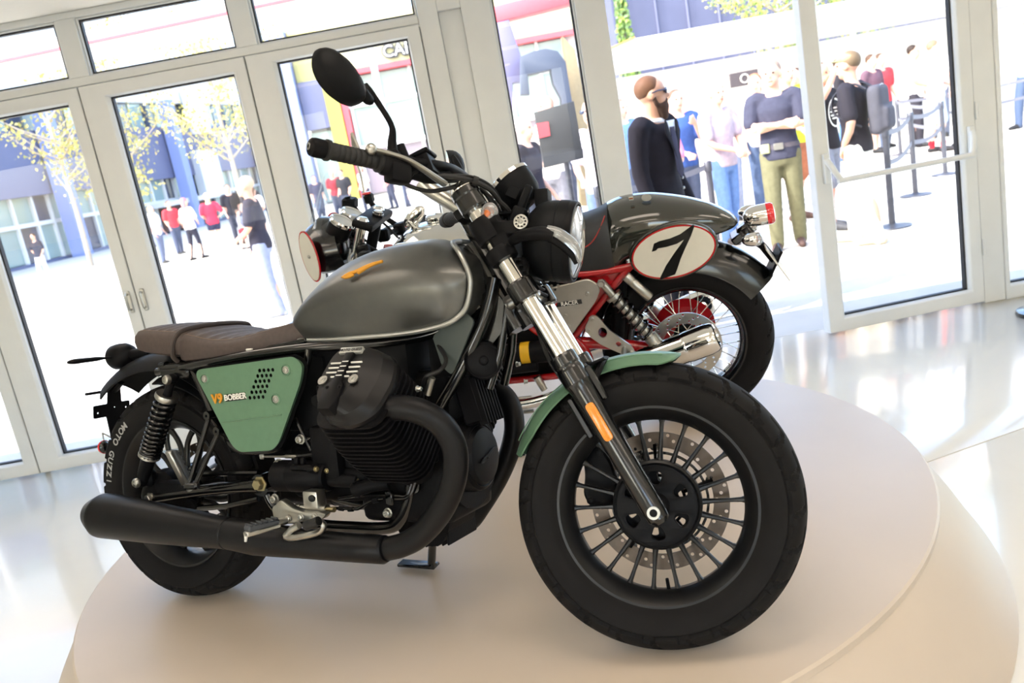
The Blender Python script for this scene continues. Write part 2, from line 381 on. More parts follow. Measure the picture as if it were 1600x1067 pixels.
# ------------------------------------------------------------------ display platform
pl = thing('display_platform', 'low round beige show platform carrying both motorcycles', 'platform', T(.659, .747, 0))
N_ = 128; RD = 1.357
b = B(); b.lathe([(0, .272), (RD - .012, .272), (RD, .276), (RD + .001, .294), (RD - .005, .2995), (RD - .01, .3), (RD * .5, .3), (0, .3)], (0, 0, 0), (0, 0, 1), N_); b.build('deck', M_plat, pl, ang=30)
b = B(); b.lathe([(1.525, 0), (1.528, .004), (1.515, .03), (1.478, .09), (1.435, .165), (1.395, .225), (1.362, .268), (1.356, .276), (1.3, .275)], (0, 0, 0), (0, 0, 1), N_); b.build('skirt', M_plat, pl, ang=50)

# ------------------------------------------------------------------ shared wheel makers (wheel frame: axle along y, centre at the origin)
def tyre_mesh(R, W, rimr, pat, n=504, m=53, depth=.006, N=24):
    half = [(rimr - .004, W * .33), (rimr + .004, W * .37), (rimr + .02, W * .45), (rimr + .042, W * .495), (R - .046, W * .497), (R - .031, W * .465), (R - .019, W * .40), (R - .010, W * .30), (R - .003, W * .155), (R, 0)]
    full = [(r, -y) for r, y in half] + [(r, y) for r, y in half[-2::-1]]
    L = [0]
    for a, c in zip(full, full[1:]): L.append(L[-1] + hypot(c[0] - a[0], c[1] - a[1]))
    tab = [(l, r, y) for l, (r, y) in zip(L, full)]
    prof = [hermite(tab, L[-1] * k / (m - 1)) for k in range(m)]
    tr0 = R - .041; rows = []; mid = L[-1] / 2; tmax = max(abs(L[-1] * k / (m - 1) - mid) for k in range(m) if prof[k][0] > tr0)
    nrm_ = []
    for j in range(m):
        q0, q1 = prof[max(0, j - 1)], prof[min(m - 1, j + 1)]; e = Vector((q1[0] - q0[0], q1[1] - q0[1])).normalized(); nrm_.append((e.y, -e.x))
    for i in range(n):
        a = 2 * pi * i / n; row = []
        for j, (r, y) in enumerate(prof):
            d = 0
            if r > tr0:
                t = (L[-1] * j / (m - 1) - mid) / tmax; f = (i / n * N)
                if pat(f, t): d = depth
            rq = r - d * nrm_[j][0]; row.append((rq * cos(a), y - d * nrm_[j][1], rq * sin(a)))
        rows.append(row)
    # inner return
    b = B(); b.grid(rows, closed_u=True); return b
def pat_hook(f, t):
    s = 1 if t > 0 else -1; t = abs(t); q = (f + .45 * t + (.5 if s > 0 else 0)) % 1
    if .34 < t < .93 and q < .17: return True
    if .84 < t < .95 and q > .80: return True
    if .30 < t < .40 and q < .55: return True
    if t > .99: return True
    return False
def pat_sport(f, t):
    s = 1 if t > 0 else -1; t = abs(t); q = (f * .8 - 1.25 * t + (.5 if s > 0 else 0)) % 1
    return (.12 < t < .95 and q < .13)
def rim_lathe(rf, W, inner, n=96):
    h = W * .34
    prof = [(rf, -h - .006), (rf + .001, -h), (rf - .005, -h + .004), (rf - .012, -h + .010), (rf - .016, -h * .62), (rf - .026, -h * .45), (rf - .026, h * .45), (rf - .016, h * .62), (rf - .012, h - .010), (rf - .005, h - .004), (rf + .001, h), (rf, h + .006), (rf - .006, h + .006), (rf - .014, h - .001), (inner + .006, h * .55), (inner, h * .3), (inner, -h * .3), (inner + .006, -h * .55), (rf - .014, -h + .001), (rf - .006, -h - .006)]
    return B().lathe(prof, (0, 0, 0), (0, 1, 0), n, closed=True)
def letters(txt, r, y, a0, step, size, par, m, sgn=-1, name='letter', label=None):
    """raised sidewall lettering, each glyph turned to the tyre"""
    for k, ch in enumerate(txt):
        if ch == ' ': continue
        a = a0 + step * k
        ra = Vector((cos(a), 0, sin(a))); ex = Vector((-sin(a), 0, cos(a))) * (1 if step > 0 else -1)
        B().text(ch, size, ra * r + Vector((0, y, 0)), ex, -ra if step > 0 else ra, .0012, bold=.0004).build(name, m, par, smooth=False, label=label)
def disc_plate(R, r, y, par, m, nh=3, count=16, hole=.0042):
    holes = [circ((0, 0), r, 72)]
    for k in range(count):
        for q in range(nh):
            a = 2 * pi * (k + .27 * q) / count; rr = r + (R - r) * (.2 + .6 * q / max(1, nh - 1)); holes.append(circ((rr * cos(a), rr * sin(a)), hole, 8))
    return B().plate(circ((0, 0), R, 96), holes, (0, y, 0), (1, 0, 0), (0, 0, 1), .005).build('brake_disc', m, par, ang=30)

# ------------------------------------------------------------------ first motorcycle (frame: x forwards, y to its left, z up, origin under the rear axle)
M1 = T(0, 0, .302) @ Matrix.Rotation(-0.19536, 4, 'X')
bike = thing('motorcycle', 'grey and green bobber motorcycle with brown seat and black exhaust, nearer the camera', 'motorcycle', M1)
OS = Vector((1.59, 0, 0))
S1 = Matrix.Translation(OS) @ Matrix(((0.97263498, -0.23194107, -0.01358411, 0), (0.23194107, 0.96589177, 0.11513655, 0), (-0.01358411, -0.11513655, 0.99325679, 0), (0, 0, 0, 1))) @ Matrix.Translation(-OS)
def P1(name, b, m, par=None, ang=38, **k): return b.build(name, m, par or bike, ang=ang, **k)
def PS(name, b, m, par=None, ang=38, **k): return b.build(name, m, par or bike, ang=ang, M=None if par else S1, **k)

# --- front wheel
FWM = S1 @ T(1.465, 0, .32)
fw = rim_lathe(.222, .13, .189).build('front_wheel', M_rim, bike, M=FWM)
tyre_mesh(.32, .138, .219, pat_hook).build('tyre', M_rubber, fw, ang=32)
letters('130/90 - 16', .273, -.0678, radians(64), -.085, .022, fw, M_rubber)
hb = B()
hb.lathe([(.099, -.020), (.099, .020), (.094, .024), (.090, .024), (.089, -.022), (.094, -.024)], (0, 0, 0), (0, 1, 0), 72, closed=True)
hub = hb.build('hub', M_rim, fw)
# pierced hub cover with six openings
def sector_hole(a, r0, r1, w0, w1): 
    return rpoly([(r0 * cos(a - w0), r0 * sin(a - w0)), (r1 * cos(a - w1), r1 * sin(a - w1)), ((r1 + .004) * cos(a), (r1 + .004) * sin(a)), (r1 * cos(a + w1), r1 * sin(a + w1)), (r0 * cos(a + w0), r0 * sin(a + w0))], .01, 3)
cv = B().plate(circ((0, 0), .0895, 72), [sector_hole(radians(90 + 60 * k), .046, .073, .17, .24) for k in range(6)], (0, -.019, 0), (1, 0, 0), (0, 0, 1), .016, .002)
cv.build('hub_cover', M_matt, hub)
cv = B().plate(circ((0, 0), .0895, 60), [sector_hole(radians(60 * k + 20), .05, .07, .10, .16) for k in range(6)], (0, .012, 0), (1, 0, 0), (0, 0, 1), .01)
cv.lathe([(0, -.052), (.022, -.052), (.026, -.04), (.036, -.022), (.036, .04), (.02, .056), (0, .056)], (0, 0, 0), (0, 1, 0), 28)
cv.build('hub_core', M_matt, hub)
sp = B(); hw = [(.096, .0075, .011), (.12, .0055, .008), (.16, .0046, .0065), (.182, .0055, .008), (.192, .009, .012)]
sp.grid([[(r, w * cos(2 * pi * k / 8) * 0 + y * sin(2 * pi * k / 8 + pi / 8), w * cos(2 * pi * k / 8 + pi / 8)) for k in range(8)] for r, w, y in hw], closed_v=True, cap0=True, cap1=True)
spoke = sp.build('spoke', M_rim, fw, M=Ry(radians(-2)))
for k in range(1, 22): copy_of(spoke, fw, Ry(radians(-2) - 2 * pi * k / 22))
dc = disc_plate(.158, .122, .058, fw, M_disc)
bc = B()
for k in range(5):
    a = radians(20 + 72 * k); c_, s_ = cos(a), sin(a)
    bc.tube([(.06 * c_, .05, .06 * s_), (.1 * c_, .056, .1 * s_), (.128 * c_, .062, .128 * s_)], [.011, .009, .012], 8, squash=(1, .5))
    bc.cyl((.126 * c_, .055, .126 * s_), (.126 * c_, .07, .126 * s_), .0125, n=12)
bc.lathe([(.055, .046), (.062, .046), (.062, .054), (.055, .054)], (0, 0, 0), (0, 1, 0), 40, closed=True)
bc.lathe([(.107, .052), (.113, .052), (.113, .06), (.107, .06)], (0, 0, 0), (0, 1, 0), 60, closed=True)
bc.build('disc_carrier', M_black, fw)
B().cyl((.19 * cos(radians(-86)), 0, .19 * sin(radians(-86))), (.165 * cos(radians(-86)), -.012, .165 * sin(radians(-86))), .0045, .004, 10).build('valve_stem', M_matt, fw)

# --- fork (rotates with the steering)
fd = Vector((-.4697, 0, .8828)); A0 = Vector((1.4655, 0, .318))
def fk(h, y, fx=0): return A0 + fd * h + Vector((.8828 * fx, y, .4697 * fx))
for y in (-.1, .1):
    t_ = B(); t_.cyl(fk(.30, y), fk(.835, y), .0205, n=32); ft = PS('fork_tube', t_, M_fork)
    sb = B()
    sb.lathe([(0, -.028), (.016, -.028), (.0245, -.018), (.026, 0), (.026, .10), (.0265, .2), (.0275, .30), (.030, .315), (.0315, .32), (.0315, .352), (.030, .357), (.030, .361), (.0315, .366), (.0315, .385), (.029, .391), (.0215, .392), (.0205, .38)], fk(0, y), fd, 32)
    sl_ = PS('fork_slider', sb, M_black, ang=14)
    s = -1 if y < 0 else 1
    B().lathe([(.0085, 0), (.014, 0), (.014, .006), (.0085, .006)], fk(0, y + s * .0245), (0, s, 0), 24, closed=True).build('axle_clip', M_satin, sl_)
    B().lathe([(0, 0), (.009, 0), (.009, .004), (0, .004)], fk(0, y + s * .0245), (0, s, 0), 24).build('axle_end', M_matt, sl_)
    ex = -fd if y < 0 else fd
    rf = B().prism(rpoly([(-.046, -.0105), (.046, -.0105), (.046, .0105), (-.046, .0105)], .0105, 5), fk(.222, y + s * .026), fd, Vector((.8828, 0, .4697)) * (-s) * -1 if s < 0 else Vector((.8828, 0, .4697)) * -1, .0055, .0015)
    rf.build('reflector', M_amber, sl_, label='amber reflector strip')
    # mudguard lug with two bolts, front side of the slider
    lg = B().box(fk(.30, y * .93, .034), (.016, .022, .085), R=Matrix.Rotation(radians(-28), 3, 'Y'), bev=.004).box(fk(.25, y * .93, -.036), (.016, .022, .10), R=Matrix.Rotation(radians(-28), 3, 'Y'), bev=.004)
    bolt(lg, fk(.335, y * .93, .03), fd, .007, .012); lg.build('mudguard_lug', M_black, sl_)
    cp = B().lathe([(.0205, .775), (.031, .775), (.033, .78), (.033, .812), (.0345, .816), (.0345, .83), (.033, .834), (.028, .838), (.026, .846), (.012, .85), (.012, .844), (0, .844)], fk(0, y), fd, 32)
    cap = PS('fork_cap', cp, M_black, ang=14)
    B().lathe([(.0255, .8455), (.0275, .8435), (.0345, .8315), (.035, .8335), (.0282, .8475), (.0255, .848)], fk(0, y), fd, 32, closed=True).build('cap_ring', M_chrome, cap)
yokes = B()
for y in (-.1, .1):
    yokes.lathe([(.0205, .535), (.031, .535), (.033, .54), (.033, .578), (.031, .583), (.0205, .583)], fk(0, y), fd, 28, closed=True)
yokes.box(fk(.56, 0, -.02), (.075, .17, .034), R=Matrix.Rotation(radians(-28), 3, 'Y'), bev=.01, seg=2)
yokes.cyl(fk(.5, 0, -.04), fk(.84, 0, -.04), .024, n=20)
PS('lower_yoke', yokes, M_black, ang=18)
uy = B(); uy.box(fk(.80, 0, -.02), (.07, .16, .028), R=Matrix.Rotation(radians(-28), 3, 'Y'), bev=.01, seg=2)
for y in (-.1, .1): uy.box(fk(.80, y * .85, -.01), (.05, .04, .03), R=Matrix.Rotation(radians(-28), 3, 'Y'), bev=.01)
uy.cyl(fk(.815, 0, -.04), fk(.835, 0, -.04), .02, n=16)
PS('upper_yoke', uy, M_matt)
# handlebar risers: pale cast aluminium
rz = B()
for y in (-.045, .045):
    rz.tube([fk(.81, y, -.03), fk(.85, y, -.05), fk(.90, y, -.075), fk(.925, y, -.082)], [.022, .018, .019, .024], 12, smooth=3)
rz.box(fk(.915, 0, -.078), (.045, .12, .03), R=Matrix.Rotation(radians(-35), 3, 'Y'), bev=.012, seg=2)
PS('handlebar_riser', rz, M_satin)
hbar = B(); half = [(1.052, .0, 1.108), (1.05, .07, 1.108), (1.045, .13, 1.104), (1.025, .19, 1.098), (.985, .25, 1.092), (.943, .30, 1.087), (.872, .40, 1.094)]
hp = [(x, -y, z) for x, y, z in reversed(half)] + half[1:]
hbar.tube(hp, .0111, 14, smooth=5); handlebar = PS('handlebar', hbar, M_matt)

def grip(side):
    a = Vector((.950, side * .292, 1.0865)); c = Vector((.868, side * .405, 1.0945)); d = (c - a).normalized(); L = (c - a).length
    g = B(); prof = [(.011, -.002), (.023, 0), (.0235, .006), (.017, .009)]
    for k in range(8): h = .014 + k * .0125; prof += [(.0168, h), (.0182, h + .0025), (.0182, h + .009), (.0168, h + .0115)]
    prof += [(.0172, .118), (.0215, .12), (.0222, .127), (.0175, .130)]
    g.lathe(prof, a, d, 24); go = PS('grip', g, M_grip)
    w = B().lathe([(.0165, .129), (.0195, .131), (.0198, .152), (.018, .160), (.012, .164), (.0075, .1645), (.0075, .160), (0, .160)], a, d, 24).build('bar_end_weight', M_matt, go)
    B().lathe([(.0045, .1605), (.0078, .1605), (.0078, .1655), (.0045, .1655)], a, d, 16, closed=True).build('end_screw', M_satin, go)
    s = B(); x, y, z = frame_from(d)
    s.lathe([(.012, -.052), (.024, -.05), (.027, -.04), (.027, -.008), (.022, -.001), (.012, 0)], a, d, 20)
    s.box(a - d * .03 + Vector((.012, 0, -.022)), (.042, .05, .042), R=d.to_track_quat('Y', 'Z').to_matrix(), bev=.01, seg=2)
    s.cyl(a - d * .028 + Vector((-.03, 0, .004)), a - d * .028 + Vector((-.01, 0, .004)), .008)
    PS('switch_housing', s, M_matt)
grip(-1); grip(1)
def lever(side):
    b = B(); pts = [(1.005, .165, 1.083), (.992, .2, 1.093), (.975, .24, 1.106), (.955, .27, 1.118), (.926, .305, 1.126), (.902, .33, 1.130)]
    # the blade lies ahead of and above the grip
    pts = [(x + .045, side * y, z - .026) for x, y, z in pts]
    b.tube(pts, [.010, .0095, .0085, .0078, .0075, .0075], 10, smooth=5, squash=(1, .7)); b.ell(pts[-1], .0125, n=14, m=10)
    return PS('brake_lever' if side < 0 else 'clutch_lever', b, M_satin)
lever(-1); lever(1)
# brake fluid reservoir on the right bar
R35 = Matrix.Rotation(radians(-20), 3, 'Y')
rs = B().box((1.010, -.175, 1.094), (.048, .064, .046), R=R35, bev=.006, seg=2); rv = PS('brake_reservoir', rs, M_matt)
B().box((1.003, -.175, 1.121), (.052, .068, .010), R=R35, bev=.003).build('reservoir_lid', M_plastic, rv)
mc = B().tube([(1.04, -.12, 1.085), (1.012, -.175, 1.076), (.99, -.22, 1.08)], .017, 12).box((.985, -.215, 1.085), (.05, .03, .042), R=R35, bev=.006); mc.cyl((.985, -.232, 1.10), (.975, -.236, 1.135), .012, .010, 12)
PS('brake_master_cylinder', mc, M_plastic)
# mirrors: drop-shaped shell, bent stem, glass on the rider's side
def mirror(side):
    pts = [(.968, -.262, 1.108), (.968, -.263, 1.135), (.972, -.270, 1.165), (.958, -.285, 1.20), (.938, -.298, 1.236), (.926, -.300, 1.250)]
    pts = [Vector((x, side * -y, z)) for x, y, z in pts] if side > 0 else [Vector(p) for p in pts]
    b = B(); b.tube(pts, [.0125, .010, .0062, .0062, .0072, .009], 12, smooth=6); b.box(pts[0], (.03, .03, .02), bev=.006)
    st = PS('mirror_stem', b, M_matt)
    c = Vector([(0.899,-0.37,1.243)][0]); c.y *= -side; e1 = Vector((.34, side * -.84, -.30)).normalized(); nrm = Vector((.86, side * .40, .10)); nrm = (nrm - e1 * nrm.dot(e1)).normalized(); e2 = nrm.cross(e1) * side
    if e2.z < 0: e2 = -e2
    out = [(.070, -.016), (.066, .000), (.050, .018), (.020, .038), (-.020, .050), (-.052, .049), (-.070, .036), (-.076, .010), (-.070, -.018), (-.050, -.038), (-.018, -.049), (.020, -.048), (.048, -.038), (.062, -.026)]
    out = rpoly([(p * .94, q * .92) for p, q in out], .012, 3)
    rows = []
    for k, h in ((1.0, -.006), (1.0, .002), (.97, .012), (.88, .022), (.70, .031), (.42, .037), (.15, .039)):
        rows.append([c + e1 * (p * k + (1 - k) * .012) + e2 * (q * k) + nrm * h for p, q in out])
    mb = B().grid(rows, closed_v=True, cap0=True, cap1=True); mb.tube([c + e1 * .055 + nrm * .014, c + e1 * .078 + nrm * .012 + e2 * -.004, pts[-1]], [.013, .011, .0095], 10, smooth=4)
    mo = PS('mirror', mb, M_plastic)
    B().grid([[c + e1 * p * .93 + e2 * q * .93 - nrm * h for p, q in out] for h in (.0055, .0068)], closed_v=True, cap0=True, cap1=True).build('mirror_glass', M_chrome, mo)
mirror(-1); mirror(1)
# control cables over the bars
def cable(name, pts, r=.0042, m=None, par=None, fn=PS, n=8): return fn(name, B().tube(pts, r, n, smooth=7), m or M_grip, par)
cable('control_cable', [(0.946,-0.27,1.073),(0.973,-0.24,1.054),(0.996,-0.2,1.072),(1.042,-0.16,1.076),(1.097,-0.12,1.07),(1.133,-0.09,1.052),(1.147,-0.06,1.03),(1.163,-0.04,1.01),(1.16,0,0.987)], .0062)
cable('control_cable', [(0.952,-0.26,1.07),(0.987,-0.22,1.047),(1.017,-0.18,1.041),(1.049,-0.14,1.052),(1.083,-0.1,1.069),(1.11,-0.08,1.058),(1.129,-0.05,1.033),(1.138,-0.02,1.007),(1.143,0,0.97)], .005)
cable('control_cable', [(0.996,-0.2,1.073),(1.038,-0.15,1.068),(1.086,-0.11,1.071),(1.116,-0.07,1.049),(1.131,-0.05,1.011),(1.128,-0.03,0.97)], .0045)
cable('brake_hose', [(1.016,-0.18,1.081),(1.051,-0.14,1.082),(1.099,-0.1,1.081),(1.13,-0.05,1.063),(1.141,0,1.02),(1.146,0.02,0.961),(1.133,0.02,0.869)], .0045)
cable('brake_hose', [(1.18, .0, .80), (1.20, .03, .74), (1.22, .06, .66), (1.26, .085, .58), (1.30, .095, .47)], .0045)
tie = B().lathe([(.011, -.006), (.0125, -.006), (.0125, .006), (.011, .006)], [(1.106,-0.115,1.068)][0], (.8, .5, -.3), 12, closed=True); PS('cable_tie', tie, M_grip)

# --- headlight
hc = Vector((1.262, 0, .935)); hd = Vector((.990, 0, -.14)).normalized(); up_ = Vector((.14, 0, .990))
h = B(); h.lathe([(0, -.075), (.03, -.073), (.062, -.062), (.085, -.040), (.094, -.018), (.0955, .004), (.0945, .006), (.0945, .010), (.0965, .012), (.097, .034), (.094, .040), (.086, .041), (.086, .030)], hc, hd, 56)
hl = PS('headlight', h, M_plastic)
B().lathe([(.0865, .028), (.096, .036), (.0965, .044), (.0935, .051), (.088, .052), (.0865, .048)], hc, hd, 56, closed=True).build('headlight_rim', M_matt, hl)
B().lathe([(.0872, .044), (.083, .054), (.06, .062), (.03, .066), (0, .067)], hc, hd, 48).build('lens', M_clear, hl)
B().lathe([(.0865, .040), (.07, .018), (.045, .002), (.02, -.004), (0, -.004)], hc, hd, 40).build('reflector_bowl', M_chrome, hl)
db = B().box(hc + hd * .03, (.03, .012, .17), R=Matrix.Rotation(radians(8), 3, 'Y'), bev=.004).box(hc + hd * .03, (.03, .16, .014), R=Matrix.Rotation(radians(8), 3, 'Y'), bev=.004).lathe([(0, .04), (.022, .04), (.03, .02), (.03, .01)], hc, hd, 20); db.build('light_divider', M_satin, hl)
hb2 = B()
for s in (-1, 1):
    hb2.box((1.165, s * .122, .955), (.115, .012, .034), R=Matrix.Rotation(radians(8), 3, 'Y'), bev=.005)
    hb2.lathe([(.021, -.028), (.0335, -.028), (.0345, -.024), (.0345, .024), (.0335, .028), (.021, .028)], fk(.722, s * .1), fd, 28, closed=True)
    hb2.lathe([(.021, -.028), (.0335, -.028), (.0345, -.024), (.0345, .0), (.0335, .004), (.021, .004)], fk(.668, s * .1), fd, 28, closed=True)
    hb2.box(fk(.70, s * .118, .018), (.05, .02, .085), R=Matrix.Rotation(radians(-28), 3, 'Y'), bev=.008)
hb2.box((1.185, 0, .868), (.05, .16, .05), bev=.01).box((1.155, 0, .93), (.02, .2, .06), bev=.008)
brk = PS('headlight_bracket', hb2, M_matt)
for s in (-1, 1):
    w = B(); o = Vector((1.212, s * .1285, .962))
    w.plate(circ((0, 0), .0165, 28), [circ((.0108 * cos(2 * pi * k / 9), .0108 * sin(2 * pi * k / 9)), .0022, 6) for k in range(9)], o, (1, 0, 0) if s < 0 else (-1, 0, 0), (0, 0, 1), .006, .001); bolt(w, o + Vector((0, s * .005, 0)), (0, s, 0), .005, .005)
    w.build('pivot_washer', M_satin, brk)
ribs = B()
for k in range(6): ribs.box((1.17 + .006 * k, -.02, .885 - .014 * k), (.055, .16, .006), bev=.002)
PS('wiring_cover', ribs, M_plastic)
# front indicators: the near one bends round the lamp shell
for s in (-1, 1):
    dx, sc = (0, 1) if s < 0 else (-.075, .6)
    p = [Vector((1.2 + dx + (x - 1.2) * sc, s * y, z)) for x, y, z in ((1.19, .118, .924), (1.215, .145, .928), (1.262, .152, .928), (1.300, .150, .916), (1.328, .144, .888), (1.334, .140, .858))]
    b = B(); b.tube([p[0], p[1], p[2], p[3] + Vector((-.012, 0, .004))], [.014, .016, .020, .019], 14, squash=(1, .8), smooth=4)
    b.tube([p[2] + Vector((.01, s * .004, -.006)), p[3] + Vector((0, s * .004, -.014)), p[4] + Vector((-.004, s * .003, -.010)), p[5]], [.010, .009, .008, .007], 10, smooth=4)
    ind = PS('turn_signal', b, M_matt)
    B().tube([p[2] + Vector((.012, 0, .006)), p[3] + Vector((0, 0, .006)), p[4] + Vector((.004, 0, .004)), p[5] + Vector((.004, 0, 0))], [.014, .018, .016, .006], 12, smooth=5, squash=(1, .8)).build('lens', M_clear, ind, label='clear indicator lens')
# small orange-and-clear marker by the fork clamp
mk = B().ell((1.138, -.118, .992), (.021, .013, .024), n=16, m=10); mko = PS('marker_lamp', mk, M_clear)
B().ell((1.136, -.1195, .99), (.013, .0128, .015), n=12, m=8).build('amber_bulb', M_amberl, mko)

# --- instrument
gc = Vector((1.160, .035, 1.085)); gd = Vector((-.60, 0, .80)).normalized()
g = B(); g.lathe([(0, -.062), (.028, -.06), (.040, -.052), (.050, -.035), (.054, -.01), (.056, .012), (.054, .016)], gc, gd, 40); g.box(gc - gd * .045 + Vector((.045, 0, -.004)), (.035, .05, .045), bev=.008, seg=2)
g.box(gc - gd * .02 + Vector((.0, -.054, -.012)), (.03, .006, .03), R=Matrix.Rotation(radians(30), 3, 'Y'), bev=.002)
ga = PS('instrument', g, M_plastic)
B().lathe([(.049, .014), (.0575, .012), (.0575, .021), (.054, .024), (.049, .022)], gc, gd, 40, closed=True).build('instrument_bezel', M_chrome, ga)
B().lathe([(0, .018), (.049, .018), (.049, .02), (0, .02)], gc, gd, 40).build('instrument_dial', M_black, ga)
gb = B().box((1.155, .02, 1.005), (.10, .13, .008), R=Matrix.Rotation(radians(2), 3, 'Y'), bev=.002).tube([gc - gd * .05, (1.17, .02, 1.0)], .014, 10).box((1.205, -.045, 1.035), (.018, .02, .06), R=Matrix.Rotation(radians(25), 3, 'Y'), bev=.004).box((1.185, -.05, .99), (.03, .022, .05), R=Matrix.Rotation(radians(25), 3, 'Y'), bev=.004)
PS('instrument_bracket', gb, M_plastic)

# --- front mudguard: blade wrapped over the tyre
fen = B(); rows = []
FA0, FA1 = radians(78), radians(159)
for i in range(41):
    t = i / 40; a = FA0 + (FA1 - FA0) * t; R_ = .343 + .004 * sin(pi * t)
    w = .066 * min(1, sqrt(max(0, t) / .09)) * (1 if t < .86 else max(.3, 1 - (t - .86) * 3.2)); w = max(w, .004)
    row = []
    for j in range(13):
        q = -1 + j / 6; drop = .030 * abs(q) ** 2.4 * (w / .066); row.append(((R_ - drop) * cos(a), q * w, (R_ - drop) * sin(a)))
    for j in range(12, -1, -1):
        q = -1 + j / 6; drop = .030 * abs(q) ** 2.4 * (w / .066) + .0035; row.append(((R_ - drop) * cos(a), q * w * .96, (R_ - drop) * sin(a)))
    rows.append(row)
fen.grid(rows, closed_v=True, cap0=True, cap1=True)
ff = fen.build('front_mudguard', M_green, bike, ang=50, M=FWM)
cr = B()
for s in (-1, 1): cr.tube([((.343 + .004 * sin(pi * t)) * cos(FA0 + (FA1 - FA0) * t) - .0 , s * .040, (.343 + .004 * sin(pi * t) - .0085) * sin(FA0 + (FA1 - FA0) * t)) for t in [.08 + .84 * k / 30 for k in range(31)]], .0014, 6)
cr.build('mudguard_crease', M_green, ff)
br = B().tube([(-.118, -.094, .275), (-.10, -.05, .325), (-.10, .05, .325), (-.118, .094, .275)], .008, 8, smooth=4).box((-.115, 0, .323), (.05, .17, .006), R=Matrix.Rotation(radians(-20), 3, 'Y'), bev=.002)
br.build('mudguard_brace', M_matt, ff)
# caliper on the left leg
cal = B()
pts_ = rpoly([(-.172, .118), (-.135, .138), (-.108, .095), (-.094, .048), (-.10, .0), (-.128, -.012), (-.158, -.014), (-.176, .02), (-.168, .06)], .014, 3)
cal.grid([[(x * k + (1 - k) * -.135, y, z * k + (1 - k) * .06) for x, z in pts_] for y, k in ((.036, .9), (.041, 1), (.086, 1), (.094, .88))], closed_v=True, cap0=True, cap1=True)
bolt(cal, (-.155, .036, .09), (0, -1, 0), .007, .006); bolt(cal, (-.158, .036, .005), (0, -1, 0), .007, .006); bolt(cal, (-.13, .036, .115), (0, -1, 0), .006, .006)
cal.build('brake_caliper', M_matt, bike, M=FWM)

# --- fuel tank: dome lofted from stations x: bottom, top, half width
TS = [(.530, .780, .812, .062), (.545, .760, .830, .088), (.57, .752, .853, .106), (.60, .749, .878, .119), (.66, .748, .917, .135), (.72, .748, .943, .146), (.80, .749, .964, .154), (.90, .750, .973, .158), (.97, .754, .969, .156), (1.03, .763, .948, .147), (1.06, .777, .933, .134), (1.082, .80, .918, .120), (1.094, .845, .892, .108)]
GY = [(0, .80), (.10, .87), (.25, .945), (.45, 1.0), (.58, .995), (.68, .94), (.80, .80), (.90, .60), (.96, .40), (1.0, .0)]
tk = B(); rows = []
xs = [.530, .536, .545, .557, .57, .585] + [.60 + .02 * k for k in range(24)] + [1.07, 1.08, 1.088, 1.094]
for x in xs:
    zb, zt, w = hermite(TS, x); row = []
    hs = [k / 26 for k in range(27)]; hs = [1 - (1 - h) ** 1.35 if h > .5 else h for h in hs]; hs = [h * .9 if False else h for h in hs]
    for h in hs:
        g_, = hermite(GY, h); row.append((x, -w * g_, zb + (zt - zb) * h))
    rows.append(row + [(x, -y, z) for x, y, z in row[-2::-1]])
tk.grid(rows, closed_v=True, cap0=True, cap1=True); tank = P1('fuel_tank', tk, M_tank, ang=60)
fl = B()
for s in (-1, 1):
    path = [(.56, s * .092, .752), (.60, s * .100, .748), (.70, s * .118, .746), (.80, s * .126, .747), (.90, s * .130, .748), (.97, s * .129, .752), (1.03, s * .122, .762), (1.06, s * .113, .776), (1.085, s * .110, .80), (1.099, s * .108, .845), (1.097, s * .106, .875), (1.082, s * .104, .912), (1.064, s * .094, .935), (1.035, s * .06, .952), (1.02, s * .0, .958)]
    fl.tube(path, .0068, 10, smooth=5, squash=(1, .9))
fl.build('tank_seam_flange', M_tankrim, tank)
fc_ = B().lathe([(0, -.002), (.036, -.002), (.036, .003), (.032, .005), (0, .006)], (.865, 0, .9655), (-.05, 0, 1), 32); fc_.build('filler_cap', M_chrome, tank)
# eagle badge on the tank flank
EG = [(0, 6), (10, 2), (22, 3), (34, 7), (30, 12), (38, 13), (44, 9), (52, 14), (62, 20), (74, 25), (88, 29), (100, 31), (99, 36), (88, 35), (74, 33), (62, 30), (50, 26), (40, 22), (30, 19), (18, 17), (8, 12)]
def eagle(name, m, par, o, ex, ey, sc, t=.003, flip=1, label=None, M=None):
    return B().prism([(flip * (a - 50) * sc, (b_ - 18) * sc) for a, b_ in EG], o, ex, ey, t, t * .4).build(name, m, par, M=M, smooth=False, label=label)
eagle('eagle_badge', M_gold, tank, (.832, -.152, .9065), (1, 0, 0.02), (.0, .55, .83), .00114, .006, label='gold flying eagle badge')

# --- seats with transverse ribs
def seat(name, stations, x0, x1, n, ribs, m=M_seat, rib0=0, rib1=1):
    b = B(); rows = []
    for i in range(n + 1):
        x = x0 + (x1 - x0) * i / n; zb, zs, zt, w = hermite(stations, x); row = []
        rb = sin(i / n * ribs * 2 * pi) * .0022 if rib0 <= i / n <= rib1 else 0
        sec = [(-.86 * w, zb), (-1.0 * w, zb + (zs - zb) * .12), (-1.04 * w, zb + (zs - zb) * .45), (-1.03 * w, zb + (zs - zb) * .75), (-.98 * w, zs - .006), (-.93 * w, zs + .001), (-.91 * w, zs - .0012), (-.88 * w, zs + .003 + rb), (-.74 * w, zs + (zt - zs) * .55 + rb), (-.45 * w, zs + (zt - zs) * .88 + rb), (0, zt + rb)]
        row = [(x, y, z) for y, z in sec]; rows.append(row + [(x, -y, z) for _, y, z in row[-2::-1]])
    return b.grid(rows, closed_v=True, cap0=True, cap1=True).build(name, m, bike, ang=50)
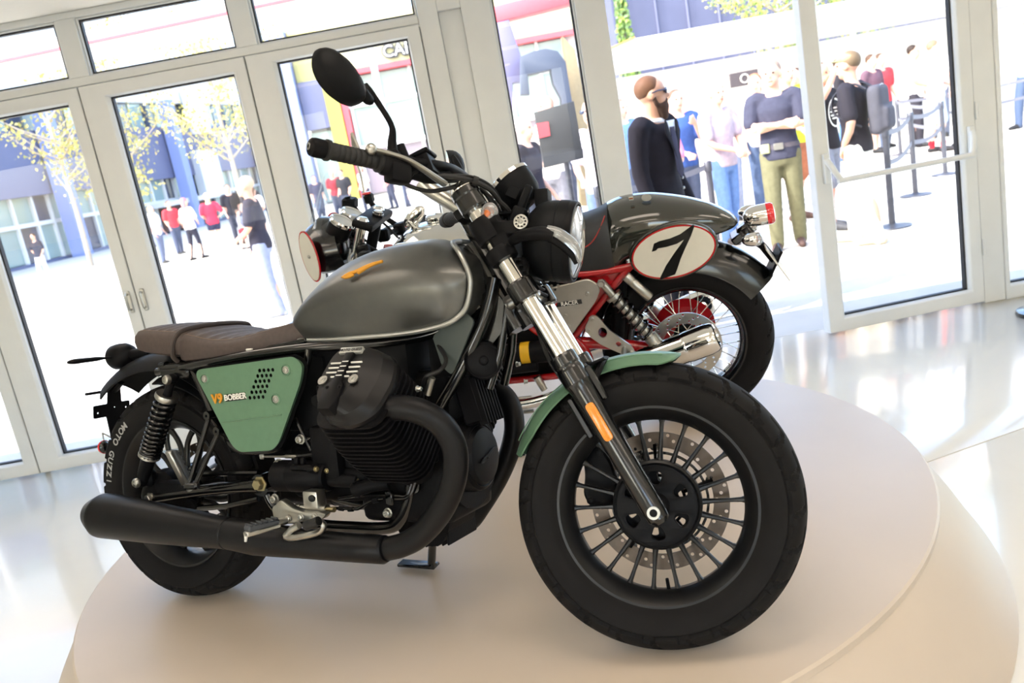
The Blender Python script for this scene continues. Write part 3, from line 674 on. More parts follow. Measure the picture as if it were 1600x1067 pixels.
DS = [(.158, .722, .758, .765, .100), (.166, .716, .778, .790, .124), (.185, .711, .790, .803, .137), (.22, .711, .785, .800, .142), (.28, .715, .772, .788, .144), (.34, .719, .766, .780, .142), (.40, .724, .769, .781, .136), (.46, .729, .778, .789, .126), (.52, .734, .788, .798, .110), (.57, .741, .794, .803, .096), (.60, .75, .793, .80, .085)]
seat('seat', DS, .158, .60, 88, 11, rib0=.1, rib1=.72)
PSD = [(-.012, .768, .795, .80, .112), (-.004, .758, .806, .814, .128), (.02, .748, .810, .821, .136), (.08, .738, .806, .820, .139), (.14, .730, .800, .815, .139), (.19, .727, .795, .81, .136), (.205, .726, .79, .80, .130)]
seat('passenger_seat', PSD, -.012, .205, 60, 7, rib0=.1, rib1=.95)
pp = B(); sec = [(.160, -.132, .716), (.158, -.146, .735), (.163, -.146, .765), (.176, -.138, .792), (.186, -.115, .804), (.192, -.06, .810), (.194, 0, .812)]
pp.tube(sec + [(x, -y, z) for x, y, z in sec[-2::-1]], .0068, 8, smooth=6); P1('seat_piping', pp, M_stitch)
th = B()
for s in (-1, 1):
    th.tube([(x, s * (hermite(DS, x)[3] * .918), hermite(DS, x)[1] + .0006) for x in [.18 + .018 * k for k in range(23)]], .0013, 5)
    th.tube([(x, s * (hermite(PSD, x)[3] * .918), hermite(PSD, x)[1] + .0006) for x in [.0 + .0185 * k for k in range(11)]], .0013, 5)
P1('stitching', th, M_thread)

# --- frame tubes
fr = B()
for s in (-1, 1):
    y = s * .138
    fr.tube([(.06, s * .118, .690), (.15, s * .128, .698), (.22, y, .703), (.42, y, .722), (.63, s * .135, .731), (.80, s * .10, .728), (.96, s * .06, .742), (1.08, s * .035, .80)], .0125, 12, smooth=5)
    fr.tube([(.634, y, .728), (.625, y, .700), (.59, y, .628), (.545, y, .545), (.512, y, .492), (.49, y, .475), (.45, y, .469), (.39, y, .466), (.35, y, .474), (.318, y, .50), (.27, s * .13, .57), (.225, s * .128, .66), (.20, s * .125, .70)], .0105, 12, smooth=5)
    fr.tube([(1.125, s * .035, .86), (1.095, s * .05, .765), (1.025, s * .068, .645), (.96, s * .085, .55), (.912, s * .10, .455), (.888, s * .105, .40), (.866, s * .105, .335), (.84, s * .105, .29), (.80, s * .105, .268), (.70, s * .105, .264), (.56, s * .105, .268), (.44, s * .10, .30), (.40, s * .10, .37)], .0155, 14, smooth=5)
    fr.tube([(1.145, s * .02, .80), (1.118, s * .03, .68), (1.085, s * .04, .60)], .011, 10)
fr.cyl((1.165, 0, .735), (1.055, 0, .945), .032, n=24)
fr.tube([(1.10, 0, .86), (.95, 0, .82), (.75, 0, .79), (.55, 0, .755)], .022, 12)
fr.box((1.10, 0, .80), (.09, .05, .12), R=Matrix.Rotation(radians(-28), 3, 'Y'), bev=.006)
for s in (-1, 1): fr.prism([(1.145, .80), (1.115, .845), (1.06, .80), (1.02, .70), (1.085, .69), (1.13, .73)], (0, s * .032, 0), (1, 0, 0), (0, 0, 1), .005)
frame = P1('frame', fr, M_black)
sub = B()
for s in (-1, 1):
    sub.tube([(.25, s * .125, .706), (.15, s * .132, .700), (.10, s * .132, .700)], .014, 10); sub.box((.15, s * .138, .690), (.11, .012, .035), R=Matrix.Rotation(radians(4), 3, 'Y'), bev=.006)
    sub.cyl((.115, s * .132, .708), (.09, s * .132, .705), .012); sub.box((.50, s * .118, .738), (.22, .01, .012), R=Matrix.Rotation(radians(-6), 3, 'Y'), bev=.002)
sub.box((.30, 0, .708), (.55, .20, .022), R=Matrix.Rotation(radians(-4), 3, 'Y'), bev=.006)
P1('seat_rail', sub, M_black)
B().box((.432, -.136, .7365), (.020, .01, .006), bev=.002).build('seat_catch', M_white, bike)
# airbox, battery and dark gear filling the middle of the frame
ab = B().box((.46, 0, .61), (.36, .20, .20), bev=.02, seg=2).box((.72, 0, .68), (.34, .17, .14), bev=.02, seg=2).box((1.0, 0, .70), (.13, .13, .14), bev=.02, seg=2).box((.90, 0, .58), (.2, .12, .14), bev=.02).tube([(.70, -.06, .63), (.76, -.09, .60), (.82, -.11, .58)], .03, 14, smooth=3)
ab.tube([(.70, .06, .63), (.76, .09, .60), (.82, .11, .58)], .03, 14, smooth=3).box((.40, 0, .48), (.12, .19, .08), bev=.015)
P1('airbox', ab, M_plastic)
tb = B()
tb.lathe([(.012, 0), (.036, .002), (.037, .018), (.030, .03), (.030, .05), (.022, .055), (0, .055)], (.665, -.085, .575), (.1, -.9, .3), 20)
tb.tube([(.60, -.10, .60), (.64, -.11, .615), (.68, -.105, .605), (.71, -.10, .62)], .008, 8, smooth=3).box((.655, -.11, .62), (.05, .03, .03), bev=.005).cyl((.63, -.115, .595), (.63, -.13, .595), .014)
for k in range(5): tb.cyl((.67 + .008 * k - .016, -.141, .553 + .003 * k), (.67 + .008 * k - .016, -.135, .555 + .003 * k), .003, n=6)
P1('throttle_body', tb, M_plastic)

# --- green side covers with drilled field, screws and lettering
def side_panel(s):
    y0 = s * .150
    P = [(.272, .688), (.612, .708), (.634, .690), (.622, .650), (.530, .497), (.508, .482), (.400, .478), (.378, .494)]
    P = rpoly(P, [.022, .022, .016, .03, .02, .018, .03, .02], 5)
    hx = []
    A = [(0.498,-0.176,0.683),(0.542,-0.176,0.683),(0.455,-0.176,0.614),(0.5,-0.176,0.615)]
    for r in range(6):
        for c_ in range(4):
            q, w = r / 5, c_ / 3
            p = [(1 - q) * ((1 - w) * A[0][k] + w * A[1][k]) + q * ((1 - w) * A[2][k] + w * A[3][k]) for k in range(3)]; hx.append((p[0], p[2]))
    b = B()
    if s < 0:
        b.grid([[(x, y, z) for x, z in Q] for Q, y in ((P, -.150), (P, -.169), (inset(P, .0018), -.1738), (inset(P, .006), -.176))], closed_v=True, cap0=True)
        b.plate(inset(P, .006), [circ(h, .0052, 10) for h in hx], (0, -.174, 0), (1, 0, 0), (0, 0, 1), .002)
    else: b.grid([[(x, y, z) for x, z in P] for y in (.150, .172, .176)], closed_v=True, cap0=True, cap1=True)
    o = P1('side_cover', b, M_green, ang=45)
    if s < 0:
        # lower ledge line
        B().tube([(.349, -.1755, .551), (.45, -.1762, .559), (.556, -.1755, .568)], .0030, 8, squash=(1, .8)).build('ledge', M_green, o)
        B().grid([[(x, -.160, z) for x, z in inset(P, .01)], [(x, -.158, z) for x, z in inset(P, .01)]], closed_v=True, cap0=True, cap1=True).build('mesh_backing', M_matt, o)
        for q in [(0.302,-0.176,0.669),(0.585,-0.176,0.681),(0.542,-0.176,0.608)]:
            w = B().lathe([(.0125, .0008), (.015, .0), (.015, .0014), (.0125, .002)], q, (0, -1, 0), 20, closed=True); w.build('screw_seat', M_green, o)
            bolt(B(), q, (0, -1, 0), .0075, .0045).build('screw', M_satin, o)
        a, c_ = [(0.327,-0.177,0.613),(0.442,-0.176,0.62)]; a = Vector(a); c_ = Vector(c_); ex = (c_ - a).normalized(); ey = Vector((0, 0, 1)); L = (c_ - a).length
        ez = Vector((0, -.0008, 0))
        B().prism(rrect(L * .63, .019, .002), a + ex * L * .685, ex, ey, .0012).build('badge_plate', M_black, o)
        B().text('V9', .034, a + ex * L * .14 + ez, ex, ey, .003, bold=.0012, shear=.0).build('badge_lettering', M_gold, o, smooth=False, label='orange lettering')
        B().text('BOBBER', .0215, a + ex * L * .69 + ez * 1.6, ex, ey, .0015, bold=.0005).build('badge_lettering', M_white, o, smooth=False, label='white lettering')
side_panel(-1); side_panel(1)

# --- engine
en = B()
en.box((.855, 0, .40), (.27, .22, .24), bev=.03, seg=3).box((.66, 0, .43), (.17, .24, .20), bev=.03, seg=3).box((.655, -.125, .455), (.085, .05, .15), bev=.012, seg=2)
en.box((.545, 0, .40), (.14, .17, .15), bev=.03, seg=3).cyl((.98, 0, .42), (1.00, 0, .42), .12, n=40)
en.tube([(.70, -.115, .405), (.76, -.125, .405), (.80, -.12, .42)], .018, 12).box((.82, -.115, .45), (.07, .02, .05), bev=.006)
en.box((.92, -.112, .46), (.1, .02, .05), bev=.006).cyl((.765, -.11, .385), (.745, -.155, .372), .020, n=18)
en.tube([(.745, -.155, .372), (.79, -.15, .385), (.83, -.13, .388)], .017, 12)
engine = P1('crankcase', en, M_engine)
sm = B(); sm.prism(rpoly([(.79, .30), (.965, .31), (.955, .26), (.925, .215), (.83, .215), (.80, .25)], .02, 3), (0, -.07, 0), (1, 0, 0), (0, 0, 1), .0, 0, .13)
for k in range(9):
    x = .815 + .0165 * k
    sm.box((x, 0, .238 + .002 * k), (.006, .140, .070), bev=.002)
P1('oil_sump', sm, M_engine)
# starter motor along the gearbox
st = B(); st.lathe([(0, -.005), (.034, -.004), (.041, .004), (.041, .05), (.0405, .052), (.0405, .054), (.041, .056), (.041, .145), (.038, .150), (.038, .165), (.034, .17), (0, .17)], (.485, -.135, .402), (1, .0, -.006), 32)
st.box((.60, -.172, .432), (.07, .014, .014), bev=.004).cyl((.62, -.176, .43), (.648, -.176, .43), .006, n=10).box((.575, -.16, .446), (.014, .012, .02), bev=.002).box((.596, -.16, .446), (.012, .012, .02), bev=.002)
st.cyl((.66, -.135, .392), (.745, -.135, .392), .017, n=16)
sto = P1('starter_motor', st, M_matt)
for q_ in (((.648, -.176, .43), (1, 0, 0), .006, .006), ((.742, -.135, .392), (1, -.3, 0), .008, .008), ((.66, -.15, .42), (0, -1, 0), .005, .004)): bolt(B(), *q_).build('terminal_nut', M_brass, sto)
# cylinders: fins, head cover with bright bars
ax_ = lambda s: Vector((0, s * .7071, .7071)); e2_ = lambda s: Vector((0, -s * .7071, .7071)); e1_ = Vector((1, 0, 0))
M_cover = mat('satin_black_cover_paint', '121214', .38, 0, 0, .3, .05, 30, spec=.28)
def cylinder(s, x0):
    O = Vector((x0, 0, .34)); a = ax_(s); e2 = e2_(s)
    def P(u, v, d): return O + a * d + e1_ * u + e2 * v
    b = B(); b.lathe([(.062, .12), (.062, .42)], O, a, 28)
    for k in range(15):
        d = .185 + .0155 * k; w = .188 + .010 * sin(pi * k / 14); hgt = .176 + .012 * sin(pi * k / 14)
        q = rrect(w, hgt, .05, 5, (0, -.006)); b.grid([[P(u, v, d + h) for u, v in q] for h in (0, .0055)], closed_v=True, cap0=True, cap1=True)
    cy = P1('cylinder', b, M_engine)
    # rocker cover: egg-shaped dome, flat outer face
    base = rpoly([(-.088, -.075), (-.045, -.105), (.03, -.108), (.082, -.075), (.095, .01), (.075, .075), (.03, .10), (-.055, .10), (-.092, .06)], .03, 5)
    face = rpoly([(-.050, -.062), (-.028, -.084), (.012, -.084), (.036, -.058), (.050, .010), (.040, .066), (.022, .082), (-.042, .082), (-.060, .058), (-.066, .0)], .012, 5)
    mid = [(.45 * p[0] + .55 * q[0], .45 * p[1] + .55 * q[1]) for p, q in zip(resample(face, 48), resample(base, 48))]
    bs, fc = resample(base, 48), resample(face, 48)
    sh = lambda P_, k, du: [(u * k * .86 + du + .010, v * k * .94 + .008) for u, v in P_]
    hcv = B(); rows = []
    for R_, d in ((sh(bs, 1.02, .0), .405), (sh(bs, 1.02, 0), .418), (sh(bs, .98, -.0), .426), (sh(mid, 1.04, -.008), .445), (sh(fc, 1.08, -.022), .463), (sh(fc, 1.0, -.026), .468)):
        rows.append([P(u, v, d) for u, v in R_])
    hcv.grid(rows, closed_v=True, cap0=True, cap1=True); hc_ = hcv.build('rocker_cover', M_cover, cy, ang=13)
    FD = .469; fx = -.017
    def F(u, v, h=0): return P(u + fx, v * .95 + .008, FD + h)
    sgn = 1 if s < 0 else -1
    ex = e1_ * sgn
    # central spine, badge, bars and screws on the outer face
    spn = B().prism([(-.013, .06), (.013, .06), (.011, .034), (.011, .0), (.013, -.022), (.024, -.034), (.024, -.078), (.016, -.098), (-.016, -.098), (-.024, -.078), (-.024, -.034), (-.013, -.022), (-.011, 0), (-.011, .034)], F(0, 0), ex, e2, .006, .002, .02)
    bolt(spn, F(-.0165 * sgn, -.042, .006), a, .0035, .002); bolt(spn, F(.0165 * sgn, -.042, .006), a, .0035, .002)
    spn.build('cover_spine', M_matt, hc_)
    bars = B()
    for r, (v, w) in enumerate(((.033, .031), (.019, .031), (.005, .031), (-.008, .013))):
        for u0, u1 in ((-.0125 - w, -.0125), (-.009, .009), (.0125, .0125 + w)):
            bars.box(F((u0 + u1) / 2, v, .0045 if u0 == -.009 else .0008), ((u1 - u0), .0036, .0042), R=Matrix((e1_, e2, a)).transposed(), bev=.001)
    bars.build('trim_bar', M_white, hc_, label='white painted cooling bars')
    for u in (-.045, .045):
        w = B().lathe([(.008, .001), (.012, .001), (.012, .004), (.008, .004)], F(u * .93 * 1, -.018), a, 20, closed=True); bolt(w, F(u * .93, -.018, .0), a, .0078, .004); w.build('cover_screw', M_satin, hc_)
    bp = B().prism(rrect(.062, .0165, .002), F(0, .068, .0), ex, e2, .006, .001, .01); bo = bp.build('name_plate', M_tankrim, hc_)
    B().text('MOTO GUZZI', .0098, F(0, .068, .0055), ex, e2, .0012, bold=.0002).build('name_lettering', M_black, bo, smooth=False)
    for (x_, y_, z_), d_ in zip([(1.018,-0.245,0.629),(1.013,-0.29,0.575),(0.894,-0.225,0.48)], ((1, 0, 0), (1, s * .5, 0), a * -1 - e2)): bolt(B(), (x_, y_ * -s, z_), d_, .0055, .010).build('head_nut', M_satin, cy)
    # spark plug lead
    B().tube([P(.07, .095, .30), P(.10, .10, .335), P(.125, .12, .33), (x0 + .115, s * .10, .68), (x0 + .075, s * .07, .72), (x0 + .05, s * .05, .745)], .0052, 8, smooth=6).build('plug_lead', M_grip, cy)
    B().cyl(P(.092, .075, .30), P(.112, .10, .33), .0085, n=12).build('plug_cap', M_satin, cy)
def resample(P, n):
    P = [Vector(p) for p in P]; L = [0]
    for i in range(len(P)): L.append(L[-1] + (P[(i + 1) % len(P)] - P[i]).length)
    out = []
    # start at the point of largest x on the positive axis for a stable correspondence
    k0 = min(range(len(P)), key=lambda i: abs(atan2(P[i].y, P[i].x)))
    for k in range(n):
        t = (L[k0] + L[-1] * k / n) % L[-1]
        for i in range(len(P)):
            if L[i] <= t <= L[i + 1] + 1e-12:
                f = (t - L[i]) / max(1e-9, L[i + 1] - L[i]); out.append(tuple(P[i] + (P[(i + 1) % len(P)] - P[i]) * f)); break
    return out
cylinder(-1, .895); cylinder(1, .85)
# alternator cover at the very front with eagle in relief
al = B(); al.lathe([(0, -.05), (.085, -.05), (.088, .012), (.084, .030), (.076, .036), (.073, .034), (.066, .044), (.04, .050), (0, .052)], (1.002, -.018, .432), (1, 0, .05), 48)
alo = P1('alternator_cover', al, M_matt)
eagle('eagle_relief', M_matt, alo, (1.053, -.018, .434), (0, 1, 0), (-.05, 0, 1), .00085, .004)
rg = B().box((1.035, -.02, .575), (.055, .085, .12), R=Matrix.Rotation(radians(-14), 3, 'Y'), bev=.006)
for k in range(7): rg.box((1.062, -.059 + .013 * k, .572), (.022, .005, .115), R=Matrix.Rotation(radians(-14), 3, 'Y'), bev=.0015)
P1('regulator', rg, M_matt)
hn = B(); hn.lathe([(0, -.03), (.032, -.028), (.044, -.018), (.046, 0), (.043, .006), (.038, .002), (.03, .006), (.012, .008), (.008, .012), (0, .012)], (1.085, -.055, .668), (.55, -.8, .1), 32); bolt(hn, (1.093, -.065, .669), (.55, -.8, .1), .006, .003); P1('horn', hn, M_matt)
M_dkgrey = mat('dark_grey_plastic', '4b5350', .5)
for s in (-1, 1): B().grid([[(x, y, z) for x, z in rpoly([(.965, .735), (1.055, .792), (1.085, .765), (1.01, .638), (.985, .66)], .012, 3)] for y in (s * .074, s * .080)], closed_v=True, cap0=True, cap1=True).build('frame_cover', M_dkgrey, bike)
# engine carrier plate with two socket bolts on the down tube
cp_ = B(); q = [(0.931,-0.125,0.474),(0.939,-0.125,0.465),(0.913,-0.125,0.365),(0.895,-0.125,0.356),(0.889,-0.125,0.368)]
cp_.prism(rpoly([(x, z) for x, _, z in q], .006, 3), (0, -.118, 0), (1, 0, 0), (0, 0, 1), .008, .002); cpo = P1('engine_mount', cp_, M_black)
for p in [(0.939,-0.126,0.461),(0.913,-0.126,0.411),(0.819,-0.126,0.312)]: bolt(B(), p, (0, -1, 0), .0095, .011).build('mount_bolt', M_satin, cpo)
bl = B(); bl.tube([(0.963,-0.13,0.491),(0.915,-0.13,0.421),(0.893,-0.13,0.374),(0.878,-0.13,0.356),(0.848,-0.13,0.356),(0.755,-0.13,0.356),(0.674,-0.13,0.346)], .0045, 8, smooth=5).tube([(0.973,-0.135,0.492),(0.928,-0.135,0.422),(0.903,-0.135,0.371),(0.884,-0.135,0.352),(0.85,-0.135,0.349)], .0038, 8, smooth=5).tube([(0.675,-0.16,0.328),(0.725,-0.16,0.328),(0.755,-0.16,0.329),(0.786,-0.16,0.344),(0.806,-0.16,0.351),(0.835,-0.16,0.355)], .0042, 8, smooth=5).box([(0.834,-0.135,0.352)][0], (.022, .012, .035), bev=.003)
P1('brake_line', bl, M_black)
for a, c_ in zip([(0.696,-0.16,0.328),(0.725,-0.16,0.326),(0.802,-0.16,0.349)], [(0.709,-0.16,0.327),(0.739,-0.16,0.327),(0.819,-0.16,0.353)]): P1('line_fitting', B().cyl(a, c_, .0062, n=8), M_matt)

# --- exhaust, both sides
def exhaust(s):
    f = -s
    hd = [(.962, f * -.285, .592), (.985, f * -.292, .594), (1.012, f * -.290, .594), (1.05, f * -.280, .583), (1.083, f * -.262, .555), (1.100, f * -.248, .517), (1.102, f * -.240, .474), (1.085, f * -.232, .420), (1.052, f * -.225, .366), (1.008, f * -.220, .318), (.962, f * -.217, .283), (.915, f * -.215, .262), (.865, f * -.215, .250)]
    if s > 0: hd = [(0.866,0.285,0.584),(0.915,0.28,0.57),(0.974,0.265,0.531),(0.997,0.25,0.47),(0.984,0.24,0.401),(0.945,0.23,0.323),(0.887,0.22,0.243),(0.843,0.217,0.197)] + [(.83, .215, .235), (.79, .215, .25)]
    hd = [Vector(p) for p in hd]
    b = B(); b.tube([p + Vector((-.004, 0, 0)) for p in hd], .0282, 24, smooth=6); b.lathe([(.022, 0), (.037, 0), (.038, .006), (.034, .012), (.029, .03)], hd[0] + Vector((-.006, 0, 0)), hd[1] - hd[0], 22)
    o = P1('exhaust_pipe', b, M_exh)
    fl = B().box(hd[0] + Vector((0, 0, .0)), (.010, .036, .085), R=Matrix.Rotation(radians(12), 3, 'X'), bev=.004); bolt(fl, hd[0] + Vector((.004, 0, .036)), (1, 0, 0), .006, .012); bolt(fl, hd[0] + Vector((.004, 0, -.036)), (1, 0, 0), .006, .012); fl.build('exhaust_flange', M_exh, o)
    m = B(); cl = [(.875, .253, .0285), (.868, .252, .0335), (.80, .252, .0345), (.70, .2525, .0352), (.62, .254, .0365), (.55, .2565, .040), (.47, .2605, .0440), (.382, .2675, .0410), (.380, .2675, .0425), (.376, .268, .0425), (.374, .268, .0405), (.25, .2755, .0485), (.10, .285, .0560), (-.02, .293, .0610), (-.092, .297, .0635), (-.103, .298, .0630), (-.108, .2985, .0605), (-.135, .3005, .048), (-.150, .3015, .040), (-.149, .3015, .034), (-.10, .298, .033)]
    m.tube([(x, s * .222, z) for x, z, r in cl], [r for *_, r in cl], 36)
    P1('silencer', m, M_exh)
exhaust(-1); exhaust(1)

# --- rear wheel
RW = T(0, 0, .323)
rw = rim_lathe(.222, .16, .188).build('rear_wheel', M_rim, bike, M=RW)
tyre_mesh(.323, .152, .219, pat_hook).build('tyre', M_rubber, rw, ang=32)
letters('MOTO GUZZI', .262, -.0755, radians(128), .085, .029, rw, M_letter, label='pale grey sidewall lettering')
B().lathe([(0, -.09), (.03, -.09), (.06, -.07), (.075, -.03), (.075, .04), (.05, .06), (0, .06)], (0, 0, 0), (0, 1, 0), 32).build('hub', M_black, rw)
sp = B()
for s in (-1, 1): sp.tube([(.06, -.01, s * .008), (.09, -.006, s * .020), (.13, -.004, s * .027), (.165, -.004, s * .020), (.192, -.004, s * .006)], [.009, .0075, .0065, .0065, .008], 8, smooth=4, squash=(1, 1.5))
spoke = sp.build('spoke', M_rim, rw)
for k in range(1, 10): copy_of(spoke, rw, Ry(2 * pi * k / 10))
disc_plate(.13, .10, .07, rw, M_disc)
# swing arm, final drive
sw = B()
for s in (-1, 1):
    sw.tube([(.41, s * .115, .372), (.30, s * .115, .362), (.20, s * .118, .352), (.08, s * .12, .338), (.0, s * .12, .328)], [.034, .026, .024, .026, .03], 14, smooth=4, squash=(1, .7))
    sw.tube([(.405, s * .122, .405), (.30, s * .124, .403), (.19, s * .126, .400)], .008, 8); sw.tube([(.40, s * .13, .366), (.26, s * .13, .352), (.16, s * .13, .342)], .007, 8); sw.tube([(.40, s * .128, .336), (.28, s * .128, .312), (.14, s * .126, .298)], .008, 8)
    sw.box((.05, s * .115, .325), (.16, .04, .07), bev=.015, seg=2)
sw.cyl((.41, -.13, .372), (.41, .13, .372), .03, n=20)
P1('swing_arm', sw, M_black)
fd_ = B(); fd_.lathe([(0, -.145), (.03, -.143), (.055, -.13), (.078, -.105), (.08, -.07), (.06, -.05)], (.0, 0, .323), (0, 1, 0), 32); fd_.box((.075, -.115, .34), (.14, .05, .075), bev=.02, seg=2).box((-.01, -.13, .385), (.04, .03, .05), bev=.008)
fd_.prism(rpoly([(-.04, .30), (.06, .285), (.17, .30), (.16, .325), (.05, .345), (-.04, .34)], .01, 3), (0, -.125, 0), (1, 0, 0), (0, 0, 1), .012, .003)
P1('final_drive', fd_, M_engine)
x = B(); bolt(x, (.003, -.143, .331), (0, -1, 0), .012, .014, False); P1('rear_axle_nut', x, M_satin)
x = B(); bolt(x, [(0.426,-0.14,0.38)][0], (0, -1, 0), .0155, .016, False); P1('pivot_bolt', x, M_brass)
for p in [(0.575,-0.135,0.498),(0.493,-0.135,0.434),(0.467,-0.135,0.34)]: P1('case_bolt', bolt(B(), p, (0, -1, 0), .010, .012), M_satin)
# twin shock absorbers
def shock(s):
    t0 = Vector((.152, s * .152, .671)); t1 = Vector((-.016, s * .152, .381)); d = (t1 - t0).normalized(); L = (t1 - t0).length
    b = B(); b.cyl(t0 + d * .01, t0 + d * .075, .011, .013, 14); b.cyl(t0 + d * .07, t1 - d * .075, .016, n=18); b.lathe([(.0, L - .095), (.026, L - .095), (.027, L - .085), (.021, L - .075), (.019, L - .03), (.014, L)], t0, d, 20)
    b.lathe([(0, -.014), (.012, -.014), (.016, 0), (.012, .014), (0, .014)], t0, (0, 1, 0), 16); b.lathe([(0, -.016), (.014, -.016), (.017, 0), (.014, .016), (0, .016)], t1, (0, 1, 0), 16)
    o = P1('shock_absorber', b, M_matt)
    sp = B(); x, y, z = frame_from(d); pts = []
    turns = 13
    for k in range(turns * 16 + 1):
        f = k / (turns * 16); h = .062 + (L - .152) * (1 - (1 - f) ** 1.28); a = 2 * pi * turns * f; pts.append(t0 + d * h + (x * cos(a) + y * sin(a)) * .0268)
    sp.tube(pts, .0046, 8); sp.build('spring', M_black, o)
    B().lathe([(.014, .050), (.031, .048), (.0325, .052), (.0325, .060), (.029, .066), (.014, .066)], t0, d, 22, closed=True).build('spring_collar', M_satin if s < 0 else M_satin, o)
    B().lathe([(.018, L - .094), (.0295, L - .094), (.031, L - .09), (.031, L - .084), (.018, L - .082)], t0, d, 22, closed=True).build('spring_seat', M_satin, o)
    B().lathe([(0, 0), (.0135, 0), (.0135, .006), (.011, .012), (.006, .013), (.005, .010), (0, .010)], t0 + Vector((0, s * .013, 0)), (0, s, 0), 20).build('mounting_bolt', M_satin, o)
    w = B(); w.lathe([(0, 0), (.014, 0), (.014, .006), (.011, .011), (.006, .012), (.005, .009), (0, .009)], t1 + Vector((0, s * .015, 0)), (0, s, 0), 20); w.build('mounting_bolt', M_satin, o)
shock(-1); shock(1)
# passenger peg hanger
hg = B()
for a, c_ in (([(0.299,-0.17,0.57)][0], [(0.208,-0.18,0.388)][0]), ([(0.328,-0.17,0.528)][0], [(0.221,-0.18,0.373)][0])):
    hg.tube([a, c_], .0075, 10); hg.lathe([(.004, -.012), (.012, -.012), (.012, .012), (.004, .012)], a, (0, 1, 0), 14, closed=True)
hg.box([(0.214,-0.18,0.38)][0], (.05, .02, .02), bev=.005).tube([[(0.299,-0.17,0.57)][0], (.30, -.14, .53)], .007, 8).tube([[(0.328,-0.17,0.528)][0], (.335, -.14, .50)], .007, 8)
P1('footpeg_hanger', hg, M_black)
def peg(nm, a, c_, s, par=None):
    a = Vector(a); c_ = Vector(c_); d = (c_ - a).normalized(); up = Vector((0, 0, 1)); x = d.cross(up).normalized(); up = x.cross(d); R_ = Matrix((x, d, up)).transposed(); L = (c_ - a).length
    o = P1(nm, B().box((a + c_) / 2 - up * .006, (.024, L, .012), R=R_, bev=.003).cyl(a - d * .02, a + d * .01, .009), M_satin)
    r = B().box((a + c_) / 2 + up * .006, (.030, L * .92, .014), R=R_, bev=.004)
    for k in range(6): r.box(a + d * L * (.12 + .15 * k) + up * .014, (.029, L * .08, .006), R=R_, bev=.002)
    r.build('peg_rubber', mat('grey_peg_rubber', '3d4145', .65), o); return o
peg('passenger_footpeg', [(0.192,-0.175,0.383)][0], [(0.187,-0.215,0.485)][0], -1)
# rider controls on the right: pale bracket, peg, brake pedal, master cylinder
P_ = peg('footpeg', [(0.579,-0.25,0.312)][0], [(0.55,-0.335,0.312)][0], -1)
B().cyl([(0.548,-0.33,0.302)][0], [(0.544,-0.33,0.287)][0], .005, .003).build('peg_feeler', M_white, P_)
bk = B()
bk.prism(rpoly([(x, z) for x, _, z in [(0.534,-0.235,0.34),(0.568,-0.235,0.363),(0.602,-0.235,0.342),(0.638,-0.235,0.334),(0.688,-0.235,0.335),(0.709,-0.235,0.331),(0.695,-0.235,0.317),(0.635,-0.235,0.31),(0.597,-0.235,0.302),(0.541,-0.235,0.299)]], .008, 3), (0, -.205, 0), (1, 0, 0), (0, 0, 1), .020, .004)
bko = P1('footpeg_bracket', bk, M_satin)
for p in [(0.589,-0.226,0.317),(0.63,-0.226,0.321),(0.673,-0.226,0.325)]: bolt(B(), p, (0, -1, 0), .007, .006).build('bracket_screw', M_satin, bko)
bp_ = B(); pts = [(0.708,-0.25,0.322),(0.719,-0.25,0.311),(0.705,-0.25,0.295),(0.664,-0.25,0.284),(0.613,-0.25,0.276),(0.597,-0.25,0.279)]; bp_.tube(pts, [.008, .009, .010, .011, .011, .010], 10, smooth=5, squash=(1, .8)); bp_.tube([(0.597,-0.25,0.279),(0.618,-0.25,0.297),(0.643,-0.25,0.308)], .009, 10)
bpo = P1('brake_pedal', bp_, M_satin)
B().tube([(0.677,-0.265,0.312),(0.718,-0.265,0.326)], .0115, 12).build('pedal_rubber', M_grip, bpo)
mcb = B(); q = Vector([(0.647,-0.19,0.359)][0]); mcb.box(q, (.046, .036, .044), bev=.006, seg=2).cyl([(0.594,-0.19,0.33)][0], [(0.684,-0.19,0.333)][0], .0125, n=16).cyl([(0.584,-0.19,0.329)][0], [(0.603,-0.19,0.33)][0], .015, n=16)
mco = P1('rear_master_cylinder', mcb, M_satin)
B().lathe([(0, 0), (.009, 0), (.008, .003), (0, .003)], [(0.655,-0.208,0.364)][0], (0, -1, 0), 18, sx=1.2).build('sight_glass', M_black, mco)
B().cyl([(0.684,-0.19,0.333)][0], [(0.706,-0.19,0.333)][0], .007).cyl([(0.584,-0.19,0.331)][0], [(0.545,-0.19,0.336)][0], .006).build('push_rod', M_brass, mco)
# clutch cable end above the gearbox
cc = B(); a, c_ = [(0.561,-0.14,0.454),(0.45,-0.14,0.453)]; cc.tube([a, c_], .0035, 8); cc.cyl([(0.559,-0.14,0.454)][0], [(0.522,-0.14,0.454)][0], .006, n=8).box([(0.439,-0.14,0.453)][0], (.016, .006, .016), bev=.003); cco = P1('cable_end', cc, M_satin)
B().tube([(0.561,-0.14,0.454),(0.614,-0.14,0.459),(0.668,-0.14,0.473),(0.697,-0.14,0.494),(0.725,-0.14,0.526)], .0045, 8, smooth=5).build('cable_sheath', M_grip, cco)
gs = B().tube([(0.559,-0.13,0.551),(0.601,-0.13,0.467)], .006, 8).tube([(0.59,-0.13,0.495),(0.678,-0.13,0.541)], .0045, 8); P1('gearbox_strut', gs, M_black)

